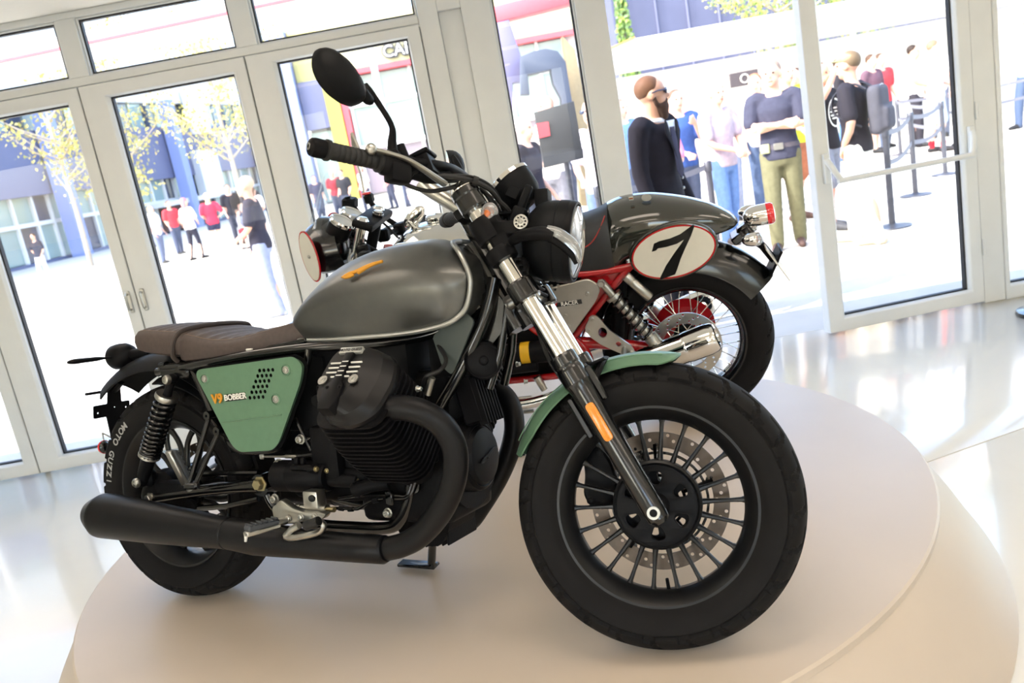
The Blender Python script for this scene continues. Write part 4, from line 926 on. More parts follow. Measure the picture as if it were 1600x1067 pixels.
# --- rear end
rf = B(); rows = []
for i in range(31):
    t = i / 30; a = radians(56 + (132 - 56) * t); R_ = .402 + .040 * t; w = .088 - .016 * t; row = []
    for j in range(11):
        q = -1 + j / 5; row.append(((R_ - .050 * abs(q) ** 2.6) * cos(a), q * w, .323 + (R_ - .050 * abs(q) ** 2.6) * sin(a)))
    for j in range(10, -1, -1):
        q = -1 + j / 5; row.append(((R_ - .004 - .050 * abs(q) ** 2.6) * cos(a), q * w * .96, .323 + (R_ - .004 - .050 * abs(q) ** 2.6) * sin(a)))
    rows.append(row)
rf.grid(rows, closed_v=True, cap0=True, cap1=True); rfo = P1('rear_mudguard', rf, M_matt, ang=50)
ig = B(); rows = []
for i in range(17):
    a = radians(22 + 70 * i / 16); rows.append([((.352 + dr - .02 * abs(q) ** 3) * cos(a), q * .084, .323 + (.352 + dr - .02 * abs(q) ** 3) * sin(a)) for dr, qs in ((0, [-1 + k / 4 for k in range(9)]), (-.004, [1 - k / 4 for k in range(9)])) for q in qs])
ig.grid(rows, closed_v=True, cap0=True, cap1=True).build('inner_mudguard', M_plastic, bike)
pbk = B(); c0 = Vector((-.296, 0, .575)); dn = Vector((-.12, 0, -.99)).normalized()
pbk.plate(rpoly([(-.075, .018), (-.025, .018), (-.022, .075), (.022, .075), (.025, .018), (.055, .018), (.055, -.022), (.03, -.022), (.016, -.11), (-.012, -.11), (-.03, -.022), (-.075, -.022)], .004, 2), [circ((-.06, -.006), .0035, 8), circ((.0, .004), .0028, 8), circ((.042, -.002), .0035, 8), circ((.002, -.098), .003, 8)], c0, (0, 1, 0), -dn, .004)
pbk.tube([(-.25, 0, .655), (-.285, 0, .63), c0 + dn * -.06], .012, 10, squash=(1, .6), smooth=3).box((-.30, -.045, .632), (.012, .09, .008), bev=.002)
pbo = P1('plate_bracket', pbk, M_matt)
rl = Vector([(-0.364,0,0.451)][0]) + Vector((0, 0, .015)); B().tube([c0 + dn * .1, rl + Vector((0, 0, .03)), rl], .003, 6).build('reflector_stalk', M_satin, pbo)
rb = B().lathe([(0, .014), (.012, .013), (.019, .006), (.021, -.002), (.019, -.004), (0, -.004)], rl + Vector((0, 0, -.015)), (1, 0, 0), 24); rbo = rb.build('rear_reflector', M_black, pbo)
B().lathe([(0, -.0045), (.021, -.0045), (.022, -.002), (.022, .003), (.0205, .003)], rl + Vector((0, 0, -.015)), (1, 0, 0), 24).build('reflector_lens', M_redlens, rbo)
tl = B(); tc = Vector([(-0.234,0,0.738)][0]); tl.lathe([(0, .055), (.014, .054), (.028, .044), (.037, .025), (.040, .0), (.039, -.025), (.034, -.033), (0, -.034)], tc, (1, 0, .12), 28); tl.cyl(tc, (-.10, 0, .745), .016)
tlo = P1('tail_lamp', tl, M_matt); B().lathe([(0, -.046), (.02, -.044), (.033, -.034), (.033, -.030), (0, -.030)], tc, (1, 0, .12), 24).build('lens', M_redlens, tlo)
for s in (-1, 1):
    b = B(); b.tube([tc + Vector((-.0, s * .03, -.002)), tc + Vector((-.004, s * .06, 0)), tc + Vector((-.008, s * .085, 0)), tc + Vector((-.014, s * .15, 0)), tc + Vector((-.016, s * .172, -.001))], [.006, .0055, .010, .012, .006], 10, smooth=4, squash=(1, .7)); P1('turn_signal', b, M_matt)
# side stand carries the bike on its left
ss = B(); ss.tube([(.80, .10, .265), (.75, .16, .16), (.70, .215, .062)], .012, 10).tube([(.715, .205, .066), (.66, .222, .056), (.60, .235, .056)], .011, 10, squash=(1, .6)).box((.645, .228, .057), (.13, .035, .010), R=Matrix.Rotation(radians(11), 3, 'X'), bev=.003)
P1('side_stand', ss, M_black)

# ------------------------------------------------------------------ second motorcycle, behind, facing the other way (x forwards, y to its left = towards the camera)
M2 = T(1.16502, 1.49024, .3) @ Matrix.Rotation(3.39470, 4, 'Z') @ Matrix.Rotation(-0.11502, 4, 'X')
racer = thing('motorcycle', 'black cafe racer motorcycle with red frame and number seven tail, standing behind the other', 'motorcycle', M2)
def P2(name, b, m, par=None, ang=38, **k): return b.build(name, m, par or racer, ang=ang, **k)
def wire_wheel(name, xc, R, W, W2, disc_y, par, seg, pat):
    Mx = T(xc, 0, R)
    o = rim_lathe(.222, W, .196).build(name, M_bluerim, par, M=Mx)
    tyre_mesh(R, W, .219, pat, n=seg, N=34, depth=.006).build('tyre', M_rubber, o, ang=32)
    h = B(); h.lathe([(0, -.06), (.02, -.058), (.035, -.05), (.045, -.042), (.047, -.036), (.03, -.03), (.028, .03), (.047, .036), (.045, .042), (.035, .05), (.02, .058), (0, .06)], (0, 0, 0), (0, 1, 0), 28); h.build('hub', M_matt, o)
    base = None
    for k in range(36):
        s = 1 if k % 2 else -1; a = 2 * pi * k / 36; da = radians(38) * (1 if (k // 2) % 2 else -1)
        if base is None or k < 4:
            a0 = 2 * pi * k / 36
            b = B().cyl((.042 * cos(a0 + da), s * .038, .042 * sin(a0 + da)), (.199 * cos(a0), s * .004, .199 * sin(a0)), .0017, n=6).cyl((.187 * cos(a0), s * .006, .187 * sin(a0)), (.2 * cos(a0), s * .003, .2 * sin(a0)), .0034, n=6)
            q = b.build('spoke', M_chrome, o); base = (base or []) + [q]
        else: copy_of(base[k % 4], o, Ry(-2 * pi * (k - k % 4) / 36))
    d = disc_plate(.130, .088, disc_y, o, M_satin, 3, 14, .0042)
    return o
rear = wire_wheel('rear_wheel', 0, .322, .134, 0, .074, racer, 480, pat_sport)
front = wire_wheel('front_wheel', 1.449, .305, .11, 0, .07, racer, 240, pat_sport)
# fork, front mudguard
f2 = Vector((-.447, 0, .894)); F0 = Vector((1.449, 0, .305))
for y in (-.095, .095):
    P2('fork_slider', B().lathe([(0, -.03), (.018, -.028), (.026, -.01), (.026, .28), (.029, .30), (.029, .33), (.02, .335)], F0 + Vector((0, y, 0)), f2, 20), M_matt)
    P2('fork_tube', B().cyl(F0 + Vector((0, y, 0)) + f2 * .30, F0 + Vector((0, y, 0)) + f2 * .76, .020, n=20), M_fork)
    P2('fork_cap', B().lathe([(.02, .75), (.024, .752), (.024, .765), (.018, .772), (.008, .774), (0, .774)], F0 + Vector((0, y, 0)), f2, 20), M_chrome)
def arc_guard(xc, zc, R, a0, a1, w, n=24, drop=.024, lip=.003, taper=0):
    rows = []
    for i in range(n + 1):
        t = i / n; a = a0 + (a1 - a0) * t; ww = w * (1 - taper * t); row = []
        for kk, d in ((range(9), 0), (range(8, -1, -1), lip)):
            for j in kk:
                q = -1 + j / 4; r = R - d - drop * abs(q) ** 2.5; row.append((xc + r * cos(a), q * ww, zc + r * sin(a)))
        rows.append(row)
    return B().grid(rows, closed_v=True, cap0=True, cap1=True)
P2('front_mudguard', arc_guard(1.449, .305, .325, radians(30), radians(150), .062), M_dkgreen, ang=50)
yk = B()
for h, z in ((.745, .03), (.56, .034)): yk.box(F0 + f2 * h + Vector((-.012, 0, 0)), (.085, .26, z), R=Matrix.Rotation(radians(-26.6), 3, 'Y'), bev=.012, seg=2)
yk.cyl(F0 + f2 * .5 + Vector((-.03, 0, 0)), F0 + f2 * .77 + Vector((-.03, 0, 0)), .022, n=18)
yko = P2('triple_clamp', yk, M_matt)
B().lathe([(0, 0), (.022, 0), (.022, .008), (.014, .012), (0, .012)], F0 + f2 * .76 + Vector((-.03, 0, 0)), f2, 20).build('stem_nut', M_chrome, yko)
# headlamp nacelle with white number roundel, fly screen, twin clocks
ns = B(); nc = Vector((1.33, 0, .90)); nd = Vector((.985, 0, .17)).normalized()
nz = [(0, -.10), (.06, -.098), (.095, -.07), (.11, -.03), (.113, .0), (.108, .012), (.098, .014)]
ns.lathe(nz, nc, nd, 36); P2('headlight', ns, M_black)
P2('headlight_lens', B().lathe([(.098, .012), (.07, .03), (.03, .038), (0, .039)], nc, nd, 32), M_clear)
fa = B(); rows = []
for i in range(25):
    a = radians(-112 + 224 * i / 24); rows.append([])
    for x_, r in ((1.235, .135), (1.275, .142), (1.315, .146), (1.345, .140), (1.365, .128), (1.360, .122), (1.340, .134), (1.31, .140), (1.27, .136), (1.235, .130)):
        rows[-1].append((x_ + .03 * (1 - cos(a)) * -.6, r * sin(a), .885 + r * cos(a) * (.78 if cos(a) > 0 else 1.12)))
fa.grid(rows, closed_v=True, cap0=True, cap1=True); fao = P2('front_cowl', fa, M_black, ang=50)
# roundels, one each side of the cowl
for s in (1, -1):
    o_ = Vector((1.300, s * .148, .895)); ex = Vector((-s * .985, -.0, -s * .17)) if False else Vector((-s, s * s * -.22 * 0, 0)); 
    rn = Vector((.50, s * .866, 0)); o_ = Vector((1.326, s * .150, .895)); re = Vector((-rn.y, rn.x, 0))
    B().prism(circ((0, 0), .050, 32, .100), o_, re, (0, 0, 1), .0045).build('roundel_edge', M_red, fao)
    B().prism(circ((0, 0), .045, 32, .094), o_ + rn * .002, re, (0, 0, 1), .0045).build('roundel', M_off, fao)
    bolt(B(), o_ + rn * .006, rn, .006, .004).build('roundel_screw', M_satin, fao)
sc2 = B(); rows = []
for i in range(13):
    v = -1 + i / 6; rows.append([])
    for h in range(7):
        t = h / 6; rows[-1].append((1.345 - .10 * t - .07 * v * v * (1 - .3 * t), v * (.135 - .035 * t * t), 1.015 + .155 * t - .05 * v * v))
sc2.grid(rows); b_ = B(); b_.grid(rows); b_.grid([[(x - .003, y, z) for x, y, z in r] for r in rows[::-1]]); P2('fly_screen', b_, glass_mat('clear_screen', (.95, .965, .97), .04), ang=60)
for y in (.062, -.062):
    c_ = Vector((1.205, y, .985)); d = Vector((-.62, 0, .78)).normalized()
    o_ = P2('clock', B().lathe([(0, -.065), (.04, -.064), (.046, -.05), (.047, 0), (.044, .004)], c_, d, 28), M_matt)
    B().lathe([(.041, .0), (.05, -.004), (.051, .006), (.047, .012), (.041, .010)], c_, d, 28, closed=True).build('clock_bezel', M_chrome, o_)
    B().lathe([(0, .002), (.041, .002), (.041, .004), (0, .004)], c_, d, 28).build('clock_face', mat('dial_face', 'c9cfd2', .3) if y > 0 else bpy.data.materials['dial_face'], o_)
# clip-on bars: grips, levers, reservoirs, mirror
for s in (1, -1):
    a = Vector((1.125, s * .12, .875)); c_ = Vector((1.03, s * .36, .865)); d = (c_ - a).normalized(); L = (c_ - a).length
    P2('clip_on_bar', B().cyl(a, c_, .0111, n=12).box(a, (.05, .04, .05), bev=.008), M_matt)
    P2('grip', B().lathe([(.011, L * .5), (.0175, L * .5), (.0175, L), (.02, L + .002), (.02, L + .02), (.0, L + .022)], a, d, 18), M_grip)
    sw_ = B().box(a + d * L * .42, (.05, .045, .05), bev=.008); P2('switch_housing', sw_, M_plastic)
    P2('clutch_lever' if s > 0 else 'brake_lever', B().tube([a + d * .06 + Vector((.045, 0, .01)), a + d * .13 + Vector((.06, 0, .012)), a + d * .24 + Vector((.05, 0, .01))], [.008, .007, .007], 10, smooth=4), M_satin)
P2('brake_reservoir', B().box((1.262, -.20, 1.012), (.055, .06, .045), R=Matrix.Rotation(radians(-15), 3, 'Y'), bev=.008).lathe([(0, 0), (.012, 0), (.012, .012), (0, .012)], (1.262, -.19, 1.03), (0, 0, 1), 14).tube([(1.25, -.19, 1.0), (1.22, -.17, .96), (1.17, -.13, .90)], .012, 10, smooth=3), M_plastic)
P2('kill_switch', B().box((1.19, -.235, 1.012), (.036, .045, .040), bev=.008).tube([(1.19, -.235, 1.0), (1.15, -.24, .93), (1.09, -.24, .872)], .011, 10, smooth=3), M_plastic)
P2('kill_button', B().box((1.192, -.225, 1.036), (.034, .022, .010), bev=.003), M_redlens)
P2('mirror_stem', B().tube([(1.20, -.22, 1.02), (1.205, -.25, 1.10), (1.222, -.28, 1.15)], .0055, 8, smooth=4), M_satin)
mm = B(); q = rpoly([(-.012, -.055), (.012, -.05), (.022, .01), (.004, .075), (-.006, .07), (-.020, .0)], .008, 3)
mm.prism(q, (1.214, -.30, 1.205), (-.9, .43, 0), (0, 0, 1), .010, .003); P2('mirror', mm, M_satin)
hs = B()
for pts in ([(1.20, .0, .93), (1.16, -.06, .95), (1.12, -.12, .93), (1.06, -.10, .86)], [(1.2, .04, .92), (1.14, .08, .90), (1.06, .08, .84)], [(1.25, -.18, 1.0), (1.22, -.10, .93), (1.16, -.02, .88), (1.08, .03, .82)]): hs.tube(pts, .005, 8, smooth=6)
P2('cable', hs, M_grip)
ks = B(); ks.lathe([(0, 0), (.016, 0), (.016, .03), (0, .032)], (1.185, 0, .965), f2, 18); P2('ignition_lock', ks, M_satin)
# polished tank with filler cap
TS2 = [(.50, .72, .80, .07), (.53, .70, .83, .10), (.60, .69, .875, .125), (.70, .69, .905, .138), (.80, .69, .925, .145), (.90, .69, .925, .145), (.98, .70, .905, .135), (1.04, .73, .865, .11), (1.06, .76, .83, .08)]
tk = B(); rows = []
for k in range(29):
    x = .50 + .56 * k / 28; zb, zt, w = hermite(TS2, x); row = [(x, -w * hermite(GY, h / 18)[0], zb + (zt - zb) * h / 18) for h in range(19)]; rows.append(row + [(x, -y, z) for x, y, z in row[-2::-1]])
tk.grid(rows, closed_v=True, cap0=True, cap1=True); t2 = P2('fuel_tank', tk, M_bluetank, ang=60)
fcp = B().lathe([(.0, 0), (.036, .002), (.040, .010), (.038, .022), (.03, .028), (0, .030)], (.86, .0, .918), (-.12, 0, 1), 28); fcp.tube([(.93, .05, .915), (.95, .04, .945), (.965, -.03, .948), (.95, -.06, .92)], .006, 8, smooth=4); fcp.build('filler_cap', M_chrome, t2)
cap2 = B().ell((.93, .03, .955), (.055, .018, .028), R=Matrix.Rotation(radians(35), 3, 'Y'), n=20, m=12); cap2.tube([(.93, .03, .93), (.95, .02, .90)], .012, 10); cap2.build('tank_strap_buckle', M_chrome, t2)
# solo seat and tail hump
st2 = [(.21, .655, .86, .885, .130), (.225, .652, .855, .880, .134), (.26, .65, .84, .868, .134), (.32, .652, .835, .856, .132), (.40, .66, .832, .85, .128), (.48, .675, .832, .85, .118), (.54, .70, .83, .85, .10)]
b = B(); rows = []
for i in range(31):
    x = .21 + .33 * i / 30; zb, zs, zt, w = hermite(st2, x)
    sec = [(-.8 * w, zb), (-.98 * w, zb + .03), (-1.02 * w, zb + (zs - zb) * .5), (-.97 * w, zs - .02), (-.86 * w, zs), (-.5 * w, (zs + zt) / 2 + .004), (0, zt)]
    rows.append([(x, y, z) for y, z in sec] + [(x, -y, z) for y, z in sec[-2::-1]])
P2('seat', b.grid(rows, closed_v=True, cap0=True, cap1=True), mat('black_vinyl', '26282b', .5, bump=.2, scale=90), ang=50)
M_redthread = mat('red_piping', 'a5312c', .6)
P2('seat_piping', B().tube([(.215, .118, .865), (.235, .128, .83), (.265, .136, .79), (.30, .138, .768), (.36, .138, .758), (.44, .134, .752), (.52, .118, .75)], .0022, 6, smooth=4), M_redthread)
TL = [(-.235, .742, .752, .020), (-.225, .735, .768, .038), (-.20, .728, .792, .058), (-.15, .722, .825, .082), (-.08, .718, .858, .104), (0, .715, .884, .120), (.06, .712, .898, .128), (.12, .70, .902, .132), (.17, .69, .899, .134), (.195, .67, .893, .134), (.212, .66, .886, .130)]
b = B(); rows = []
for i in range(37):
    x = -.235 + .447 * i / 36; zb, zt, w = hermite(TL, x); row = []
    for h in range(17):
        g_, = hermite([(0, .82), (.15, .95), (.35, 1), (.55, .97), (.72, .86), (.86, .65), (.95, .38), (1, 0)], h / 16); row.append((x, -w * g_, zb + (zt - zb) * h / 16))
    rows.append(row + [(x, -y, z) for x, y, z in row[-2::-1]])
tail = P2('tail_hump', b.grid(rows, closed_v=True, cap0=True, cap1=True), M_dkgreen, ang=60)
# chromed line, maker's seal and warning sticker on the hump
B().lathe([(.0150, 0), (.0175, 0), (.0175, .0012), (.0150, .0012)], [(0.066,0.07,0.894)][0], (-.1, .55, .85), 28, closed=True).lathe([(0, 0), (.0155, 0), (.0155, .0006), (0, .0006)], [(0.066,0.07,0.894)][0], (-.1, .55, .85), 28).build('maker_seal', M_satin, tail)
B().box([(0.118,0.085,0.903)][0], (.016, .003, .022), R=Matrix.Rotation(radians(-48), 3, 'X'), bev=.0005).build('warning_sticker', M_off, tail)
B().box(Vector([(0.118,0.085,0.903)][0]) + Vector((0, .0018, .0016)), (.015, .003, .009), R=Matrix.Rotation(radians(-48), 3, 'X'), bev=.0005).build('sticker_band', M_amberl, tail)
# number plates with the seven, one per side: thick oval shield leaning with the bike
for s in (1, -1):
    c_ = Vector((-.003, s * .158, .7085)); ex = Vector((-s, 0, 0)); ey = Vector((0, -s * .06, 1))
    A_, B_, th = .1465, .0905, radians(7)
    def EL(k, d): return [(((A_ + k) * cos(t) * cos(th) - (B_ + k) * sin(t) * sin(th)), ((A_ + k) * cos(t) * sin(th) + (B_ + k) * sin(t) * cos(th))) for t in [2 * pi * i / 64 for i in range(64)]]
    o_ = P2('number_plate', B().prism(EL(.009, 0), c_ - Vector((0, s * .030, 0)), ex, ey, .030, .008), M_dkgreen)
    B().prism(EL(0, 0), c_ - Vector((0, s * .001, 0)), ex, ey, .0022).build('red_border', M_red, o_)
    B().prism(EL(-.0055, 0), c_ - Vector((0, s * .0, 0)), ex, ey, .0022).build('white_field', M_off, o_)
    S7 = [(-62, 20), (-55, 46), (-40, 50), (-10, 50), (20, 56), (58, 78), (60, 70), (50, 40), (32, 0), (20, -30), (10, -62), (4, -78), (-38, -84), (-40, -78), (-22, -40), (2, -4), (22, 22), (30, 34), (10, 26), (-20, 24), (-44, 26), (-50, 20)]
    sk_ = radians(-4)
    B().prism([(p * .00122 + q * .00012, q * .00102 + p * .00012) for p, q in S7], c_ + Vector((0, s * .0016, 0)), ex, ey, .0012).build('numeral', M_black, o_, smooth=False, label='black numeral 7')
# mudguard tail with lamp bracket, chrome lamp, indicators, plate
P2('rear_mudguard', arc_guard(.01, .305, .415, radians(80), radians(147), .094, 24, .105, .004, .1), M_black, ang=50)
lb = B().box((-.262, 0, .695), (.05, .06, .075), R=Matrix.Rotation(radians(30), 3, 'Y'), bev=.01).box((-.23, 0, .69), (.05, .10, .03), R=Matrix.Rotation(radians(30), 3, 'Y'), bev=.006); P2('lamp_bracket', lb, M_black)
tlm = B().lathe([(0, -.052), (.014, -.050), (.028, -.040), (.036, -.022), (.0385, .0), (.0385, .03), (.036, .032)], (-.305, 0, .752), (-1, 0, .05), 28, sx=1.05, sy=1.0); tlm.box((-.28, 0, .715), (.04, .03, .03), bev=.006)
tl2 = P2('tail_lamp', tlm, M_chrome); B().lathe([(.037, .028), (.0385, .030), (.0385, .048), (.034, .055), (.02, .059), (0, .06)], (-.305, 0, .752), (-1, 0, .05), 28).build('lens', M_redlens, tl2)
for s in (1, -1):
    c_ = Vector((-.272, s * .115, .700)) if s > 0 else Vector((-.280, -.115, .745))
    b = B().lathe([(0, -.036), (.009, -.034), (.019, -.022), (.024, -.004), (.0245, .010), (.0235, .012)], c_, (-1, 0, 0), 24); b.cyl((-.262, s * .03, .70), c_ + Vector((.01, 0, 0)), .006)
    i2 = P2('turn_signal', b, M_chrome); B().lathe([(.0235, .010), (.023, .024), (.015, .032), (0, .034)], c_, (-1, 0, 0), 24).build('lens', M_clear, i2, label='clear lens'); B().ell(c_ + Vector((-.012, 0, 0)), (.008, .008, .010), n=10, m=8).build('amber_bulb', M_amberl, i2)
pc = Vector((-.352, 0, .585)); pn = Vector((-.88, 0, .48)).normalized(); pe = Vector((-.48, 0, -.88)).normalized()
P2('licence_plate', B().prism(rpoly([(-.085, -.072), (.085, -.072), (.085, .072), (-.085, .072)], .008, 3), pc, (0, 1, 0), -pe, .003, .0008, .0015), M_white)
P2('plate_holder', B().tube([(-.27, 0, .68), (-.31, 0, .64), pc - pn * .008], .014, 8).box(pc - pn * .006, (.01, .12, .10), R=Matrix.Rotation(radians(-29), 3, 'Y'), bev=.003), M_matt)
# red frame
rd = B()
for s in (1, -1):
    y = s * .118
    rd.tube([(-.05, s * .105, .70), (.16, y, .668), (.34, y, .668), (.56, s * .11, .70), (.80, s * .07, .74), (1.02, s * .04, .80)], .0135, 12, smooth=5)
    rd.tube([(.155, y, .665), (.20, y, .63), (.262, y, .567), (.33, y, .50), (.412, y, .425), (.48, y, .43), (.545, y, .475), (.555, y, .52), (.50, y, .66)], .0115, 12, smooth=5)
    rd.tube([(.40, y, .42), (.37, y, .38), (.36, y, .31), (.42, y, .285), (.60, y, .283), (.80, y, .290), (.93, s * .10, .31), (1.0, s * .08, .46), (1.06, s * .05, .66), (1.09, s * .03, .80)], .0135, 12, smooth=5)
    rd.box((.30, s * .10, .60), (.22, .012, .12), R=Matrix.Rotation(radians(40), 3, 'Y'), bev=.004)
rd.cyl((1.13, 0, .70), (1.06, 0, .85), .03, n=18)
P2('frame', rd, M_red)
rs_ = B()
for s in (1, -1): rs_.tube([(.40, s * .10, .40), (.28, s * .105, .38), (.14, s * .11, .35), (0, s * .112, .322)], [.024, .022, .022, .026], 12, smooth=4)
rs_.cyl((.40, -.11, .40), (.40, .11, .40), .026, n=16); rs_.box((.30, 0, .38), (.06, .2, .05), bev=.012); P2('swing_arm', rs_, M_red)
dv = B(); dv.lathe([(0, -.13), (.06, -.125), (.105, -.10), (.115, -.07), (.09, -.045), (0, -.04)], (0, 0, .345), (0, 1, 0), 28); dv.box((.10, -.10, .345), (.15, .045, .07), bev=.015); P2('final_drive', dv, M_red)
# silver side covers with drillings and lettering
for s in (1, -1):
    y = s * .138
    Q = [(.44, .640), (.305, .655), (.275, .625), (.272, .605), (.295, .565), (.40, .452), (.425, .440), (.465, .452), (.535, .510), (.545, .535), (.532, .600), (.50, .630)]
    Q = rpoly(Q, [.02, .02, .015, .012, .02, .02, .012, .02, .02, .02, .02, .02], 4)
    ex = Vector((-s, 0, 0)); ey = Vector((0, 0, 1)); fx = -s
    H = []
    if s > 0:
        for u, v in [(0.463,0.15,0.64),(0.44,0.15,0.636),(0.456,0.15,0.624),(0.429,0.15,0.642),(0.444,0.15,0.654),(0.47,0.15,0.626),(0.423,0.15,0.624)] and [(854, 451)]: pass
        for q in [(0.466,0.15,0.638),(0.443,0.15,0.647),(0.433,0.15,0.633),(0.457,0.15,0.621),(0.419,0.15,0.645)]: H.append((q[0] * fx, q[2]))
    o_ = P2('side_cover', B().grid([[(x, y_, z) for x, z in Z] for Z, y_ in ((Q, y), (Q, y + s * .010), (inset(Q, .003 if s > 0 else .003), y + s * .0125))], closed_v=True, cap0=True).plate([(x * fx, z) for x, z in inset(Q, .003)], [circ(h, .0058, 10) for h in H], (0, y + s * .0115, 0), ex, ey, .0016), M_satin)
    if s > 0:
        B().grid([[(x, y + .004, z) for x, z in inset(Q, .01)], [(x, y + .005, z) for x, z in inset(Q, .01)]], closed_v=True, cap0=True, cap1=True).build('cover_backing', M_black, o_)
        for q in [(0.319,0.152,0.6),(0.412,0.152,0.528),(0.409,0.152,0.488)]: bolt(B(), q, (0, 1, 0), .0075, .005).build('cover_screw', M_satin, o_)
        a, c_ = [(0.444,0.151,0.573),(0.344,0.151,0.574)]; a = Vector(a); c_ = Vector(c_); e = (c_ - a).normalized(); L = (c_ - a).length; mid = (a + c_) / 2
        B().prism(rrect(L * 1.0, .0175, .002), mid, e, (0, 0, 1), .0012).build('badge_plate', M_black, o_)
        B().text('RACER', .0205, mid + Vector((0, .0012, 0)) + e * .004, e, (0, 0, 1), .0008, bold=.0003).build('badge_lettering', M_white, o_, smooth=False, label='white lettering')
        B().text('V7', .027, a - e * .004 + Vector((0, .002, 0.002)), e, (0, 0, 1), .001, bold=.001).build('badge_lettering', M_red, o_, smooth=False, label='red lettering')
# shock with gold-grey reservoir
for s in (1, -1):
    t0 = Vector((.262, s * .150, .635)); t1 = Vector((.078, s * .150, .335)); d = (t1 - t0).normalized(); L = (t1 - t0).length; x, y, z = frame_from(d)
    b = B(); b.cyl(t0, t0 + d * .09, .015, n=14).cyl(t0 + d * .08, t1 - d * .06, .019, n=14); b.lathe([(0, L - .085), (.026, L - .085), (.026, L - .04), (.016, L - .01), (0, L)], t0, d, 18)
    o_ = P2('shock_absorber', b, M_satin)
    pts = [t0 + d * (.075 + (L - .16) * f / 112) + (x * cos(2 * pi * f / 16) + y * sin(2 * pi * f / 16)) * .027 for f in range(113)]
    B().tube(pts, .0055, 8).build('spring', M_black, o_)
    B().lathe([(.014, .062), (.031, .062), (.031, .074), (.014, .074)], t0, d, 20, closed=True).build('spring_collar', M_satin, o_)
    r0 = Vector((.172, s * .165, .650)); r1 = Vector((.098, s * .165, .556)); B().lathe([(0, 0), (.017, 0), (.018, .004), (.018, .03), (.0165, .033), (.018, .036), (.018, .112), (.015, .118), (0, .12)], r0, r1 - r0, 22).build('gas_reservoir', M_satin, o_)
    bolt(B(), t0 + Vector((0, s * .012, 0)), (0, s, 0), .012, .014, False).build('mounting_bolt', M_satin, o_)
# drilled peg plate and silencers
for s in (1, -1):
    y = s * .150
    W_ = [(.352, .470), (.318, .520), (.295, .512), (.262, .452), (.190, .378), (.182, .352), (.21, .342), (.25, .366), (.30, .40), (.335, .435)]
    W_ = rpoly(W_, .012, 3); fx = -s
    o_ = P2('footpeg_plate', B().plate([(x * fx, z) for x, z in W_], [circ((.288 * fx, .447), .016, 14, .020), circ((.238 * fx, .395), .010, 12)], (0, y, 0), (-s, 0, 0), (0, 0, 1), .010), M_satin)
    for q in ((.318, .505), (.338, .462), (.195, .356)): bolt(B(), (q[0], y + s * .009, q[1]), (0, s, 0), .0085, .006).build('plate_bolt', M_satin, o_)
    P2('footpeg', B().lathe([(0, 0), (.011, 0), (.011, .085), (.013, .088), (0, .09)], (.22, y, .372), (0, s, 0), 14), M_satin)
    e0 = Vector((.46, s * .175, .235)); e1 = Vector((-.085, s * .20, .388)); dd = (e1 - e0).normalized(); L = (e1 - e0).length
    b = B().lathe([(.022, -.05), (.026, 0), (.045, .10), (.0535, .20), (.0545, L - .09), (.0555, L - .088), (.0555, L - .08), (.0545, L - .078)], e0, dd, 36)
    b.lathe([(.0545, L - .079), (.057, L - .078), (.057, L - .005), (.052, L + .02), (.046, L + .028), (.030, L + .030), (.027, L + .024), (.022, L + .022), (.022, L - .05)], e0, dd, 36)
    P2('silencer', b, M_chrome)
    P2('exhaust_pipe', B().tube([(.98, s * .24, .48), (1.06, s * .235, .44), (1.07, s * .22, .36), (1.0, s * .20, .27), (.85, s * .18, .215), (.62, s * .175, .205), (.46, s * .175, .235)], .021, 16, smooth=6), M_chrome)
# engine, gearbox, pedals
en2 = B().box((.84, 0, .39), (.28, .22, .24), bev=.03, seg=2).box((.62, 0, .42), (.22, .24, .22), bev=.03, seg=2).cyl((.97, 0, .42), (1.0, 0, .42), .11, n=28); en2.box((.74, 0, .315), (.62, .21, .11), bev=.02); P2('crankcase', en2, M_engine)
so = P2('starter_motor', B().cyl((.47, .14, .395), (.70, .14, .40), .042, n=22).cyl((.55, .165, .35), (.68, .165, .35), .02, n=14), M_matt)
B().lathe([(.0425, .10), (.0432, .10), (.0432, .135), (.0425, .135)], (.47, .14, .395), (.23, 0, .005), 22, closed=True).build('yellow_label', M_yellow, so)
for s in (1, -1):
    O = Vector((.88, 0, .34)); a = Vector((0, s * .7071, .7071)); e2 = Vector((0, -s * .7071, .7071)); b = B().lathe([(.06, .12), (.06, .40)], O, a, 24)
    for k in range(13): b.grid([[O + a * (.18 + .0165 * k + h) + Vector((1, 0, 0)) * u + e2 * v for u, v in rrect(.18, .17, .05, 4)] for h in (0, .006)], closed_v=True, cap0=True, cap1=True)
    P2('cylinder', b, M_engine); P2('rocker_cover', B().grid([[O + a * d + Vector((1, 0, 0)) * u * k + e2 * v * k for u, v in rrect(.17, .18, .06, 5)] for d, k in ((.395, 1), (.42, 1), (.445, .88), (.46, .65))], closed_v=True, cap0=True, cap1=True), M_satin)
ab2 = B().box((.66, 0, .62), (.34, .17, .18), bev=.02).box((.40, 0, .56), (.22, .16, .22), bev=.02); P2('airbox', ab2, M_plastic)
gp = B().tube([(.60, .16, .165), (.72, .165, .172), (.84, .16, .18)], .008, 8).tube([(.62, .16, .19), (.70, .17, .225), (.80, .17, .24)], .009, 8).cyl((.78, .13, .178), (.78, .22, .178), .01).box((.66, .15, .21), (.12, .012, .03), bev=.003).cyl((.565, .15, .30), (.545, .15, .245), .015, n=10)
P2('gear_linkage', gp, M_satin)
inr = arc_guard(0, .322, .352, radians(20), radians(75), .07); P2('inner_mudguard', inr, M_plastic, ang=50)
P2('inner_guard', B().box((.225, 0, .50), (.05, .17, .26), R=Matrix.Rotation(radians(-12), 3, 'Y'), bev=.015), M_plastic)
